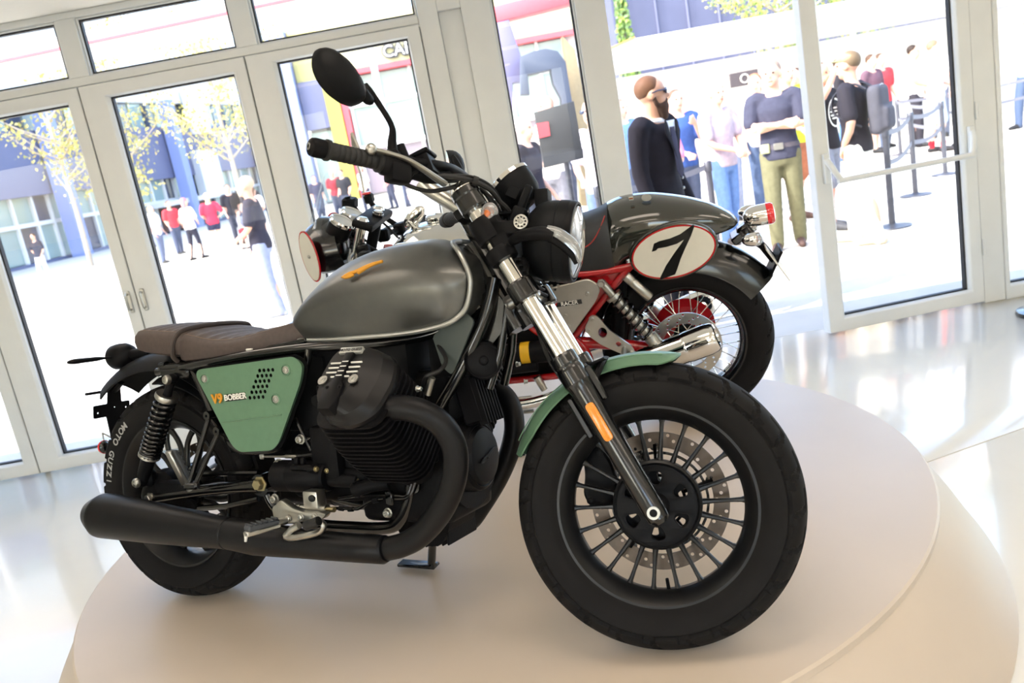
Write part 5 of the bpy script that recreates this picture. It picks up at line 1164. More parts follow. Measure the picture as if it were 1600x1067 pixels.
P2('side_stand', B().tube([(.72, .12, .25), (.70, .19, .14), (.69, .245, .045)], .011, 10).box((.68, .25, .038), (.07, .04, .007), R=Matrix.Rotation(radians(6), 3, 'X')), M_matt)

# ------------------------------------------------------------------ outside: buildings, trees, queue barriers
M_facade = mat('grey_facade_panel', '666a86', .7, var=.03, scale=.6)
M_white_o = mat('white_render', 'd6d5d2', .8, var=.02)
M_fglass = mat('pale_green_glazing', '8fa39d', .12, 0, .5, .03, .1, .5)
M_fdark = mat('dark_interior_glazing', '474e60', .15, 0, .4, .03, .12, .6)
M_yel = mat('yellow_render', 'aea452', .8, var=.03)
M_redf = mat('red_frame', 'd8525c', .5)
M_bluecol = mat('blue_grey_column', '8492c0', .6, var=.02)
FM = T(-30.08, 19.24, 0) @ Matrix.Rotation(atan2(.961, -.277), 4, 'Z')     # facade frame: a along, n into the building (to the left), h up
bl = thing('building', 'long grey panelled building with glazed ground floor across the square', 'building', FM)
def fb(name, a0, a1, n0, n1, h0, h1, m, par=bl, lab=None): return B().box(((a0 + a1) / 2, (n0 + n1) / 2, (h0 + h1) / 2), (a1 - a0, n1 - n0, h1 - h0)).build(name, m, par, label=lab)
fb('wall', -14, 27, .6, 8, 0, 10.5, M_white_o)
fb('facade_band', -14, 27, 0, .7, 2.75, 5.35, M_facade)
fb('upper_wall', -14, 27, .1, .7, 6.6, 10.5, M_white_o)
fb('plinth', -14, 27, .2, .8, 0, .12, M_facade)
a = -13.0; k = 0
wd_ = [1.18, 1.0, 1.25, 1.45]
while a < 26:
    w = wd_[k % 4]
    if not (3.6 < a + w / 2 < 4.4):
        g_ = fb('window', a, a + w - .12, .38, .5, .14, 1.55, M_fglass if k % 3 else M_fdark); g2 = fb('window', a, a + w - .12, .38, .5, 1.72, 2.75, M_fdark if k % 4 == 1 else M_fglass)
        fb('upper_window', a, a + w - .12, .4, .55, 5.4, 6.6, M_fdark if k % 2 else M_fglass)
    fb('mullion', a - .12, a, .25, .55, .1, 2.75, M_white_o); a += w; k += 1
fb('transom', -14, 27, .26, .5, 1.55, 1.72, M_white_o)
for a in (4.0, 13.5, 23): fb('column', a - .3, a + .3, -.7, -.1, 0, 6.6, M_bluecol)
for a in (.9, 10.5): fb('wall_lamp', a, a + .3, -.15, .02, 4.3, 4.75, M_white_o)
wf = fb('window_frame', 10.8, 17.9, -.5, .3, 1.35, 1.6, M_white_o); fb('window_frame', 15.4, 17.6, -.4, .1, 1.6, 4.0, M_white_o); fb('window_frame', 16.0, 18.0, -.2, .05, 4.9, 7.2, M_white_o)
fb('entrance_recess', 11.5, 16, -.05, .3, .1, 1.35, mat('brown_entrance', '6a5048', .7))
# cafe block closing the end of the square
CMx = WM @ T(0, 40, 0)
cf = thing('building', 'yellow and white cafe front with red window frames at the end of the square', 'cafe', CMx)
def cb(name, s0, s1, h0, h1, m, d0=0, d1=.3, lab=None): return B().box(((s0 + s1) / 2, (d0 + d1) / 2, (h0 + h1) / 2), (s1 - s0, d1 - d0, h1 - h0)).build(name, m, cf, label=lab)
cb('wall', -5.2, 9, 0, 8.6, M_white_o, .5, 4)
cb('grey_panel', -5.25, -4.05, 3.75, 6.1, M_facade, -.1, .5); cb('yellow_wall', -5.25, -3.75, 6.1, 8.6, mat('pale_yellow_render', 'b0a870', .8), 0, .5)
cb('yellow_pier', -4.05, -3.35, 0, 6.1, M_yel, -.2, .5); cb('fascia', -3.75, 9, 6.25, 8.6, mat('cream_fascia', 'b9b48a', .8), -.35, .5)
cb('red_frame', -3.3, -3.0, 0, 6.1, M_redf, -.15, .4); cb('red_frame', -3.3, 9, 6.0, 6.25, M_redf, -.4, .4)
for i in range(7):
    s0 = -2.8 + 1.62 * i
    for h0, h1, m in ((.1, 2.3, mat('cafe_ground_glazing', '8a7f88', .2) if i == 0 else bpy.data.materials['cafe_ground_glazing']), (2.55, 4.45, M_fglass), (4.65, 5.95, M_fglass)): cb('window', s0, s0 + 1.48, h0, h1, m, .3, .45)
    cb('mullion', s0 - .14, s0, 0, 6.0, M_white_o, .1, .5)
cb('transom', -3, 9, 2.3, 2.55, M_white_o, .1, .5); cb('transom', -3, 9, 4.45, 4.65, M_white_o, .1, .5)
cb('blue_column', -6.2, -5.3, 0, 8.6, M_bluecol, -.6, .3); cb('window', -5.2, -4.1, .1, 3.6, M_fglass, .2, .45)
sgn = B().text('CAFÉ', .80, (-.72, -.42, 6.74), (1, 0, 0), (0, 0, 1), .10, 'LEFT', bold=.075).build('sign_backing', mat('dark_letter_edge', '2c2c34', .6), cf, smooth=False)
B().text('CAFÉ', .80, (-.72, -.50, 6.74), (1, 0, 0), (0, 0, 1), .04, 'LEFT').build('sign_lettering', M_white_o, cf, smooth=False, label='white cafe lettering')
# thin red-edged canopy crossing above the doors
cn = thing('canopy', 'thin red edged white canopy seen through the high transom panes', 'canopy', WM)
B().box((-1.6, 6.05, 3.49), (8.0, .06, .03), R=Matrix.Rotation(radians(-1.4), 3, 'Y')).build('red_edge', M_redf, cn); B().box((-1.6, 6.9, 3.60), (8.0, 1.7, .06), R=Matrix.Rotation(radians(-1.4), 3, 'Y')).build('canopy_sheet', M_white_o, cn)
for s in (-5.2, 2.0): B().cyl((s, 7.5, 0), (s, 7.5, 3.6), .05).build('canopy_post', M_white_o, cn)
# market canopy and houses to the right
mk_ = thing('market_tent', 'wide white tent with orange trim behind the queue', 'tent', WM)
tb_ = B(); tb_.prism([(6.1, 2.9), (6.9, 3.12), (17.5, 3.05), (18, 2.75), (18, 2.5), (6.1, 2.6)], (0, 17.5, 0), (1, 0, 0), (0, 0, 1), 3.0, .03); tb_.build('tent_roof', M_white_o, mk_)
B().box((6.5, 14.45, 3.02), (.95, .04, .05), R=Matrix.Rotation(radians(-13), 3, 'Y')).build('orange_trim', mat('orange_trim', 'e89a50', .6), mk_)
for s in (6.3, 11.8, 17.5): B().cyl((s, 14.7, 0), (s, 14.7, 2.7), .06).build('tent_pole', M_white_o, mk_)
B().box((12, 17.6, 1.25), (11.6, .05, 2.5)).build('tent_wall', M_white_o, mk_)
B().box((9.05, 13.9, 1.86), (.62, .05, .30), bev=.01).build('hanging_sign', mat('dark_brown_sign', '3d3638', .6), mk_)
B().lathe([(.075, 0), (.095, 0), (.095, .02), (.075, .02)], (9.05, 13.87, 1.86), (0, -1, 0), 28, closed=True).build('sign_ring', M_off, mk_)
hs_ = thing('building', 'dark grey clad building rising behind the white tent', 'building', WM @ T(0, 26, 0))
B().box((16, 3, 3.2), (15, 6, 6.4)).build('wall', mat('slate_cladding', '4a4f68', .7, var=.08, scale=.8), hs_)
for i in range(14): B().box((8.9 + i * 1.07, -.04, 4.4), (.05, .06, 4.0)).build('cladding_rib', M_facade, hs_)
# trees
M_bark = mat('pale_bark', 'a89c8c', .9, var=.2, scale=30)
def tree(label, s, o, H, r, n, cols, lean=0, trunk=.09, low=.45, seed=1, leaf=.13, conic=False):
    rnd = random.Random(seed); t = thing('tree', label, 'tree', WM @ T(s, o, 0)); tk = B(); tips = []
    tk.tube([(0, 0, 0), (.03, 0, H * .3), (-.02, .02, H * .55), (0, 0, H * .92)], [trunk, trunk * .8, trunk * .55, trunk * .15], 10, smooth=4)
    if not conic:
        for k in range(16):
            a = rnd.uniform(0, 2 * pi); z = H * rnd.uniform(low * .7, .8); L = r * rnd.uniform(.6, 1.05); e = Vector((L * cos(a), L * sin(a), z + L * rnd.uniform(.5, 1.0))); m_ = e * .5 + Vector((0, 0, z * .5 - .08)); tk.tube([(0, 0, z), m_, e], [trunk * .4, trunk * .25, trunk * .08], 6, smooth=2); tips += [e, m_]
    tk.build('trunk', M_bark, t)
    for ci, c in enumerate(cols):
        vs = []; fs = []
        for k in range(n // len(cols)):
            if conic: z = H * rnd.uniform(.06, 1); q = r * (1 - z / H) ** .8 * sqrt(rnd.random()); a = rnd.uniform(0, 2 * pi); p = Vector((q * cos(a), q * sin(a), z))
            else: p = rnd.choice(tips) + Vector((rnd.gauss(0, .24), rnd.gauss(0, .24), rnd.gauss(0, .2))) * r * .55
            R3 = Euler((rnd.uniform(0, 6.3), rnd.uniform(0, 6.3), rnd.uniform(0, 6.3))).to_matrix(); w = leaf * rnd.uniform(.6, 1.2); i = len(vs)
            vs += [p + R3 @ Vector(q) * w for q in ((-.5, 0, 0), (0, -.32, .06), (.5, 0, 0), (0, .32, .06))]; fs.append((i, i + 1, i + 2, i + 3))
        o_ = B().add(vs, fs).build('foliage', c, t); o_['kind'] = 'stuff'
def leafm(n, c): return mat(n, c, .6, var=.12, scale=4)
L1_, L2_, L3_ = leafm('yellow_green_leaf', 'a9a558'), leafm('golden_leaf', 'b8a864'), leafm('green_leaf', '7f9a4a')
tree('slender yellowing tree in front of the grey building, left of the group', -8.6, 24.2, 6.2, 2.1, 2600, (L1_, L2_), seed=3, low=.3)
tree('pale trunked yellowing tree behind the group in the square', -4.5, 22.6, 7.0, 2.3, 2600, (L1_, L2_), seed=5, low=.45)
tree('yellowing tree whose branch reaches across the far column', -9.6, 22.5, 5.8, 1.7, 900, (L1_, L2_), seed=8, low=.5)
tree('green tree rising behind the white tent, nearer the doorway', 12.2, 20.4, 4.9, 1.6, 2200, (L1_, L3_), seed=11, low=.6)
tree('green tree behind the white tent, nearer the end window', 14.8, 20.8, 5.0, 1.7, 2400, (L1_, L3_), seed=13, low=.6)
tree('slim dark cypress beyond the tent', 8.55, 24.5, 7.0, .55, 2200, (leafm('cypress_green', '6d8a5a'), L3_), seed=15, conic=True, leaf=.2)
# queue barriers
M_post = mat('dark_grey_post', '4c4d55', .4, .4); M_belt = mat('grey_barrier_belt', '6d6e78', .7)
POSTS = [(7.06, 3.17), (10.57, 10.3), (9.31, 6.42), (13.0, 10.2), (5.30, 2.95), (4.18, 2.3), (8.2, 5.0), (11.6, 7.6)]
PL = ['behind the backpack', 'beside the red socks', 'nearest the edge of the ajar door', 'beyond the end window', 'between the pink dress and the mauve tee', 'in front of the narrow pane', 'behind the ajar door pane', 'past the ajar door']
for (s, o), w in zip(POSTS, PL):
    t = thing('queue_post', 'dark grey belt barrier post ' + w, 'barrier post', WM @ T(s, o, 0), 'queue barrier posts')
    B().lathe([(0, 0), (.17, 0), (.175, .006), (.17, .014), (.05, .028), (.03, .04), (0, .04)], n=32).build('base', M_post, t); B().lathe([(.03, .02), (.03, .86), (.036, .865), (.036, .95), (.03, .96), (0, .962)], n=20).build('pole', M_post, t)
def belt(a, c, z, w): 
    a = Vector((*POSTS[a], z)); c = Vector((*POSTS[c], z)); d = c - a; b = B(); rows = []
    for k in range(13):
        q = a + d * (k / 12) + Vector((0, 0, -.05 * sin(pi * k / 12))); rows.append([q + Vector((0, 0, -.025)), q + Vector((0, 0, .025))])
    n_ = Vector((-d.y, d.x, 0)).normalized() * .002
    b.grid([[p + n_ for p in r] for r in rows] + [[p - n_ for p in r] for r in rows[::-1]], closed_u=True)
    tag(b.build('barrier_belt', M_belt, M=WM), 'grey webbing belt ' + w, 'barrier belt', 'queue barrier belts')
for z, nm in ((.91, 'upper'), (.62, 'lower')):
    belt(0, 6, z, nm + ' run from the post behind the backpack'); belt(2, 1, z, nm + ' run towards the red socks'); belt(2, 6, z, nm + ' run behind the ajar door pane'); belt(1, 3, z, nm + ' run crossing to the end window'); belt(3, 7, z, nm + ' run beyond the end window')
belt(4, 5, .91, 'running from the mauve tee to the narrow pane')
# notice board and archway seen through the narrow pane, the latter a glass reflection built solid
nb = thing('notice_board', 'dark grey notice board with red patch on a post outside the narrow pane', 'sign', WM)
q = [(3.737,2,1.64),(4.064,2,1.672),(4.074,2,1.22),(3.744,2,1.197)]
B().prism([(x, z) for x, _, z in q], (0, 2.0, 0), (1, 0, 0), (0, 0, 1), .03, .004).build('board', mat('dark_board', '3a3c40', .5), nb)
B().prism([(x, z) for x, _, z in [(3.74,1.96,1.553),(3.838,1.96,1.551),(3.835,1.96,1.441),(3.746,1.96,1.436)]], (0, 1.966, 0), (1, 0, 0), (0, 0, 1), .004).build('red_patch', M_redf, nb)
B().prism([(x, z) for x, _, z in [(3.747,1.96,1.289),(4.077,1.96,1.296),(4.071,1.96,1.226),(3.749,1.96,1.207)]], (0, 1.966, 0), (1, 0, 0), (0, 0, 1), .004).build('dark_band', mat('blackish_print', '2f3238', .5), nb)
B().cyl((3.93, 2.0, .02), (3.93, 2.0, 1.22), .022).build('post', M_post, nb); B().lathe([(0, 0), (.2, 0), (.2, .012), (.03, .03), (0, .03)], (3.93, 2.0, 0), (0, 0, 1), 28).build('base', M_post, nb)
ar = thing('reflection', 'tall slate grey archway in the glass, built as slabs with red top band seen through the narrow pane', 'reflection', WM)  # reflection on the pane, modelled as solid slabs standing outside
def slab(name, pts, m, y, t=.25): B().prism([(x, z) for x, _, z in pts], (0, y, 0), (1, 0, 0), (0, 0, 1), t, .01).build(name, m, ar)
M_slate = mat('slate_blue_reflection', '434b5c', .6, var=.04, scale=2); M_lilac = mat('lilac_grey_reflection', '6b6888', .6, var=.04, scale=2)
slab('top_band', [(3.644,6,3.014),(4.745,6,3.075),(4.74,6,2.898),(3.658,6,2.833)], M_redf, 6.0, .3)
slab('left_reflection', [(3.658,6,2.833),(3.866,6,2.841),(3.934,6,2.421),(3.96,6,2.109),(3.785,6,2.125),(3.525,6,0.673),(3.3,6,0.714)], M_lilac, 6.0, .3)
slab('arch_reflection', [(3.908,5.6,2.372),(4.068,5.6,2.403),(4.208,5.6,2.407),(4.338,5.6,2.355),(4.409,5.6,2.225),(4.412,5.6,1.776),(4.293,5.6,0.56),(4.169,5.6,0.583),(4.297,5.6,1.835),(4.233,5.6,2.011),(4.229,5.6,2.168),(3.955,5.6,2.157),(3.94,5.6,1.935),(3.834,5.6,1.954)], M_slate, 5.6, .3)
slab('right_reflection', [(4.49,6.2,2.575),(4.616,6.2,2.398),(4.663,6.2,1.521),(4.556,6.2,0.473),(4.391,6.2,0.503),(4.466,6.2,1.637)], mat('sandy_reflection', '9c8c6c', .7), 6.2, .25)
# round black base just inside, at the right edge
rb_ = thing('queue_post', 'black round barrier base on the glossy floor by the end window', 'barrier post', WM @ T(6.235, -.45, 0), 'queue barrier posts')
B().lathe([(0, 0), (.155, 0), (.16, .008), (.155, .024), (.06, .036), (.03, .05), (0, .05)], n=36).build('base', M_black, rb_); B().lathe([(.028, .03), (.028, .86), (.036, .865), (.036, .95), (.03, .96), (0, .962)], n=20).build('pole', M_black, rb_)

# ------------------------------------------------------------------ people: one continuous skin surface each, clothes and hair as children
def fuse(b, vox, smooth=4):
    me = bpy.data.meshes.new('tmp'); me.from_pydata(b.v, [], b.f)
    bm = bmesh.new(); bm.from_mesh(me); bmesh.ops.remove_doubles(bm, verts=bm.verts, dist=1e-5); bmesh.ops.recalc_face_normals(bm, faces=bm.faces); bm.to_mesh(me); bm.free()
    o = bpy.data.objects.new('tmp', me); COL.objects.link(o)
    m = o.modifiers.new('r', 'REMESH'); m.mode = 'VOXEL'; m.voxel_size = vox
    s = o.modifiers.new('s', 'SMOOTH'); s.factor = .5; s.iterations = smooth
    dg = bpy.context.evaluated_depsgraph_get(); dg.update()
    r = bpy.data.meshes.new_from_object(o.evaluated_get(dg)); bpy.data.objects.remove(o); bpy.data.meshes.remove(me)
    r.shade_smooth(); return r
def put(name, me, m, par):
    me.name = name; me.materials.clear(); me.materials.append(m); o = bpy.data.objects.new(name, me); COL.objects.link(o); o.parent = par; return o
def limb(b, pts, rr, n=10, ends=True):
    b.tube(pts, rr, n, smooth=3)
    if ends: b.ell(pts[0], rr[0], n=10, m=6).ell(pts[-1], rr[-1], n=10, m=6)
    return b
CM = {}
def cloth(hexcol, rough=.85):
    if hexcol not in CM: CM[hexcol] = mat('cloth_' + hexcol, hexcol, rough, var=.10, scale=22, spec=.2)
    return CM[hexcol]
def skin(hexcol='c99a80'):
    if hexcol not in CM: CM[hexcol] = mat('skin_' + hexcol, hexcol, .55, var=.04, scale=12)
    return CM[hexcol]
M_eye = mat('dark_eye', '201a18', .3); M_mouth = mat('lip', '9a5a52', .5); M_specs = mat('sunglass', '1f2c48', .15, 0, .6)
ARMS = dict(
    down=((.125, -.01, .64), (.135, .04, .50)), relaxed=((.135, -.02, .645), (.125, .075, .515)),
    cross=((.135, .045, .665), (-.035, .115, .675)), phone=((.130, .06, .66), (.045, .17, .76)), up=((.15, .10, .80), (.05, .13, .93)),
    front=((.135, .03, .655), (.04, .14, .585)), pocket=((.145, -.03, .65), (.095, .03, .545)), hips=((.185, -.03, .66), (.095, .02, .59)), behind=((.135, -.05, .655), (.05, -.085, .56)))
def person(label, s, o, H, face, top='f0f0f0', legs='40506a', skn='c99a80', hair='3a2a20', arms=('relaxed', 'relaxed'), sleeve='short', legwear='long', shoes='2a2a2c', stride=.04, fem=False, vox=.016, extra=(), group=None, cat='person', turn=0, lean=0):
    M = WM @ T(s, o, 0) @ Matrix.Rotation(radians(face - 90), 4, 'Z')   # local y = facing
    p = thing('person', label, cat, M, group); K = H; V = lambda x, y, z: Vector((x * K, y * K, z * K))
    wS = .100 if fem else .112; wH = .052
    joints = {}
    for sd in (-1, 1):
        el, ha = ARMS[arms[0 if sd < 0 else 1]]
        joints[sd] = (V(sd * wS, 0, .808), V(sd * el[0], el[1], el[2]), V(sd * ha[0], ha[1], ha[2]), V(sd * wH, 0, .515), V(sd * (wH + .004), .012 + sd * stride * .55, .285), V(sd * (wH + .006), -.012 + sd * stride, .045), V(sd * (wH + .018), .075 + sd * stride, .016))
    b = B()
    def sec(z, w, d, y=0): return [(w * K * cos(2 * pi * i / 20), y * K + d * K * sin(2 * pi * i / 20), z * K) for i in range(20)]
    T_ = [(.47, .080, .060, 0), (.515, .095, .066, 0), (.56, .090, .062, 0), (.62, .080 if fem else .086, .056, .004), (.69, .092, .064, .006), (.75, .100, .066, .006), (.79, .095, .056, 0), (.82, .062, .042, -.002), (.845, .034, .034, -.002)]
    b.grid([sec(*t) for t in T_], closed_v=True, cap0=True, cap1=True)
    hz = Vector((0, .012 * K, .932 * K)); RT = Matrix.Rotation(radians(turn), 3, 'Z')
    def hd(x, y, z): return hz + RT @ Vector((x * K, y * K, z * K))
    limb(b, [V(0, -.004, .80), V(0, .002, .86), hz], [.036 * K, .033 * K, .036 * K])
    b.ell(hd(0, -.004, .014), (.0455 * K, .056 * K, .054 * K), R=RT, n=20, m=14).ell(hd(0, .018, -.028), (.034 * K, .036 * K, .036 * K), R=RT, n=16, m=10)
    b.ell(hd(0, .034, -.052), (.018 * K, .016 * K, .013 * K), R=RT, n=10, m=8)
    b.tube([hd(0, .046, .012), hd(0, .062, -.014), hd(0, .048, -.020)], [.006 * K, .0085 * K, .007 * K], 8)
    for sd in (-1, 1):
        b.ell(hd(sd * .046, -.002, -.004), (.008 * K, .014 * K, .019 * K), R=RT, n=8, m=8)
        S, E, W, HI, KN, AN, TO = joints[sd]
        limb(b, [V(sd * .05, 0, .80), S, E, W], [.036 * K, .033 * K, .024 * K, .0165 * K])
        d = (W - E).normalized(); pl = W + d * .028 * K; x, y, z = frame_from(d, (0, 1, 0)); R3 = Matrix((x, y, z)).transposed()
        b.ell(pl, (.022 * K, .0115 * K, .031 * K), R=R3, n=12, m=8)
        for f in range(4):
            q = (f - 1.5) * .0112; ln = (.036, .043, .041, .031)[f]
            b.tube([pl + (x * q + z * .020) * K, pl + (x * q * 1.15 + z * (.026 + ln * .55)) * K + y * -.004 * K, pl + (x * q * 1.1 + z * (.022 + ln * .95)) * K + y * -.016 * K], [.0062 * K, .0056 * K, .0045 * K], 6)
        b.tube([pl + (x * -.018 * sd) * K, pl + (x * -.032 * sd + z * .018) * K, pl + (x * -.034 * sd + z * .036 - y * .01) * K], [.007 * K, .0065 * K, .005 * K], 6)
        limb(b, [HI, KN, (KN + AN) / 2 + V(0, -.012, .03), AN], [.052 * K, .034 * K, .031 * K, .021 * K]); limb(b, [AN + V(0, -.015, -.02), TO], [.020 * K, .016 * K])
    put('body', fuse(b, vox * .8 if vox < .02 else vox), skin(skn), p)
    # face details
    if vox < .025:
        for sd in (-1, 1): p_ = put('eye', B().ell(hd(sd * .0185, .0465, .006), (.007 * K, .005 * K, .0045 * K), R=RT, n=8, m=6).build('eye', M_eye).data.copy(), M_eye, p)
        put('mouth', B().ell(hd(0, .0505, -.036), (.014 * K, .005 * K, .0035 * K), R=RT, n=10, m=6).build('mouth', M_mouth).data.copy(), M_mouth, p)
    hb_ = B()
    if hair:
        hb_.ell(hd(0, -.014, .024), (.0495 * K, .055 * K, .051 * K), R=RT, n=20, m=12)
        if fem: hb_.ell(hd(0, -.040, -.030), (.042 * K, .026 * K, .070 * K), R=RT, n=14, m=10).ell(hd(0, -.036, -.085), (.036 * K, .020 * K, .045 * K), R=RT, n=12, m=8)
        put('hair', fuse(hb_, max(vox, .014), 2), cloth(hair, .6), p)
    # shirt
    b = B(); g = .007
    rows = [sec(z, w + g + (.006 if z < .6 else 0), d + g + (.006 if z < .6 else 0), y) for z, w, d, y in [(.485, .092, .064, 0)] + T_[1:8]]
    if 'dress' in extra: rows = [sec(.30, .125, .10), sec(.40, .112, .084)] + rows
    if 'jacket' in extra: rows = [sec(.43, .104, .078), sec(.46, .102, .074)] + rows
    b.grid(rows, closed_v=True, cap0=True, cap1=True)
    for sd in (-1, 1):
        S, E, W = joints[sd][:3]
        if sleeve == 'short': limb(b, [V(sd * .06, 0, .80), S, S + (E - S) * .78], [.044 * K, .043 * K, .042 * K], ends=True)
        elif sleeve == 'long': limb(b, [V(sd * .06, 0, .80), S, E, W - (W - E) * .02], [.046 * K, .044 * K, .034 * K, .026 * K])
    put('jacket' if 'jacket' in extra else 'dress' if 'dress' in extra else 'shirt', fuse(b, vox), cloth(top), p)
    # trousers, shorts or nothing
    if legwear:
        b = B(); b.grid([sec(z, w + .009, d + .009) for z, w, d in ((.455, .075, .055), (.49, .092, .066), (.53, .097, .068), (.565, .090, .062))], closed_v=True, cap0=True, cap1=True)
        for sd in (-1, 1):
            _, _, _, HI, KN, AN, TO = joints[sd]
            if legwear == 'long': limb(b, [HI, KN, AN + V(0, 0, -.012)], [.060 * K, .046 * K, .036 * K])
            elif legwear == 'shorts': limb(b, [HI, HI + (KN - HI) * .95], [.062 * K, .054 * K])
            elif legwear == 'mini': limb(b, [HI, HI + (KN - HI) * .35], [.060 * K, .056 * K])
            else: limb(b, [HI, KN, AN], [.055 * K, .038 * K, .025 * K])
        put('shorts' if legwear in ('shorts', 'mini') else 'trousers', fuse(b, vox), cloth(legs), p)
    for sd in (-1, 1):
        AN, TO = joints[sd][5:]
        b = B(); limb(b, [AN + V(0, -.022, -.022), AN + V(0, .02, -.018), TO + V(0, .012, 0)], [.025 * K, .026 * K, .020 * K]); b.v = [(x, y, max(z, .002)) for x, y, z in b.v]
        put('shoe', fuse(b, max(vox * .8, .012), 2), cloth(shoes, .5), p)
        if 'redsocks' in extra:
            b = B(); limb(b, [AN + V(0, 0, .0), AN + V(0, 0, .05)], [.026 * K, .028 * K]); put('sock', fuse(b, .014, 2), cloth('d8202c'), p)
    if 'beard' in extra:
        b = B(); b.ell(hd(0, .030, -.052), (.034 * K, .030 * K, .034 * K), R=RT).ell(hd(0, .034, -.078), (.024 * K, .022 * K, .026 * K), R=RT).ell(hd(0, .052, -.026), (.020 * K, .008 * K, .006 * K), R=RT).tube([hd(-.042, .0, -.006), hd(-.038, .012, -.04), hd(0, .03, -.06)], .010 * K, 8).tube([hd(.042, .0, -.006), hd(.038, .012, -.04), hd(0, .03, -.06)], .010 * K, 8); put('beard', fuse(b, .012, 2), cloth('4a382e', .8), p)
    if 'sunglasses' in extra:
        b = B()
        for sd in (-1, 1): b.ell(hd(sd * .020, .053, .007), (.0165 * K, .006 * K, .013 * K), R=RT, n=14, m=8).tube([hd(sd * .034, .048, .010), hd(sd * .049, .020, .010), hd(sd * .050, -.004, .004)], .0028 * K, 6)
        b.tube([hd(-.006, .056, .010), hd(.006, .056, .010)], .003 * K, 6); b.build('sunglasses', M_specs, p)
    if 'cap' in extra:
        b = B(); b.ell(hd(0, -.004, .036), (.051 * K, .060 * K, .034 * K), R=RT).ell(hd(0, .060, .030), (.036 * K, .034 * K, .005 * K), R=RT); put('cap', fuse(b, .012, 2), cloth('8d8a66'), p)
    if 'tie' in extra:
        B().tube([V(.040 * cos(t), -.004 + .040 * sin(t), .842 + (.006 if sin(t) < 0 else -.012)) for t in [2 * pi * k / 20 for k in range(20)]], .010 * K, 8, closed=True).build('shirt_collar', cloth('dfe3ec'), p)
        B().tube([V(.062 * cos(t), -.006 + .052 * sin(t), .826 - .014 * sin(t)) for t in [radians(150 + 240 * k / 16) for k in range(17)]], .014 * K, 8).build('jacket_collar', cloth('1c1a20'), p)
        B().prism([(-.016 * K, 0), (.016 * K, 0), (.026 * K, -.17 * K), (0, -.2 * K), (-.026 * K, -.17 * K)], V(0, .079, .80), (-1, 0, 0), (0, -.08, 1), .004, .001).build('tie', cloth('3c3a4c'), p)
        B().prism([(-.034 * K, .025 * K), (.034 * K, .025 * K), (.006 * K, -.12 * K), (-.006 * K, -.12 * K)], V(0, .0745, .80), (-1, 0, 0), (0, -.08, 1), .004, .001).build('shirt_front', cloth('dfe3ec'), p)
        for sd in (-1, 1): B().prism([(sd * .006 * K, -.13 * K), (sd * .055 * K, -.02 * K), (sd * .046 * K, .03 * K), (sd * .030 * K, .02 * K)], V(0, .079, .80), (-1, 0, 0), (0, -.08, 1), .004, .001).build('lapel', cloth('1c1a20'), p)
        for z in (.60, .56): B().ell(V(-.03, .079, z), .006 * K, n=8, m=6).build('button', M_satin, p)
    if 'print' in extra:
        b = B(); M9 = [circ((0, 0), .075 * K, 24, .085 * K)]; b.plate(M9[0], [circ((0, 0), .066 * K, 24, .076 * K)], V(0, .0815, .70), (-1, 0, 0), (0, 0, 1), .002)
        for z, w in ((.03, .045), (.008, .055), (-.016, .05), (-.036, .035)): b.box(V(0, .0822, .70 + z * .9), (w * 2 * K, .002, .009 * K))
        b.build('shirt_print', M_off, p)
    if 'belt' in extra: 
        B().grid([sec(.548, .107, .078), sec(.572, .103, .075)], closed_v=True, cap0=True, cap1=True).build('belt', cloth('55525a'), p)
        B().box(V(.0, .083, .56), (.05 * K, .02, .035 * K), bev=.004).build('belt_buckle', M_satin, p); B().box(V(.07, .07, .555), (.05 * K, .03, .05 * K), bev=.008).build('belt_pouch', cloth('9da07a'), p)
    if 'backpack' in extra:
        b = B(); b.box(V(0, -.125, .69), (.17 * K, .075 * K, .25 * K), bev=.04 * K, seg=3).box(V(0, -.165, .645), (.13 * K, .05 * K, .12 * K), bev=.025 * K, seg=3)
        bp = put('backpack', fuse(b, .016, 3), cloth('4c4c55'), p)
        for sd in (-1, 1): B().tube([V(sd * .06, -.09, .80), V(sd * .068, -.02, .838), V(sd * .075, .07, .79), V(sd * .08, .07, .70), V(sd * .085, -.06, .62)], .014 * K, 8, smooth=4, squash=(1, .4)).build('strap', cloth('3d3d45'), bp)
        B().tube([V(-.07, -.135, .79), V(0, -.15, .815), V(.07, -.135, .79)], .004, 6, smooth=3).build('zip', M_satin, bp)
    if 'vest' in extra:
        for sd in (-1, 1): B().tube([V(sd * .058, -.075, .66), V(sd * .066, -.06, .78), V(sd * .066, 0, .832), V(sd * .064, .07, .78), V(sd * .056, .086, .66)], .013 * K, 8, smooth=4, squash=(1, .35)).build('strap', cloth('26262c'), p)
    if 'bag' in extra: B().box(V(.14, .02, .52), (.03 * K, .14 * K, .10 * K), bev=.012 * K, seg=2).build('shoulder_bag', cloth('3a3a44'), p)
    return p
def clean_tmp():
    for o in [o for o in COL.objects if o.name.split('.')[0] in ('eye', 'mouth') and o.parent is None]: bpy.data.objects.remove(o)

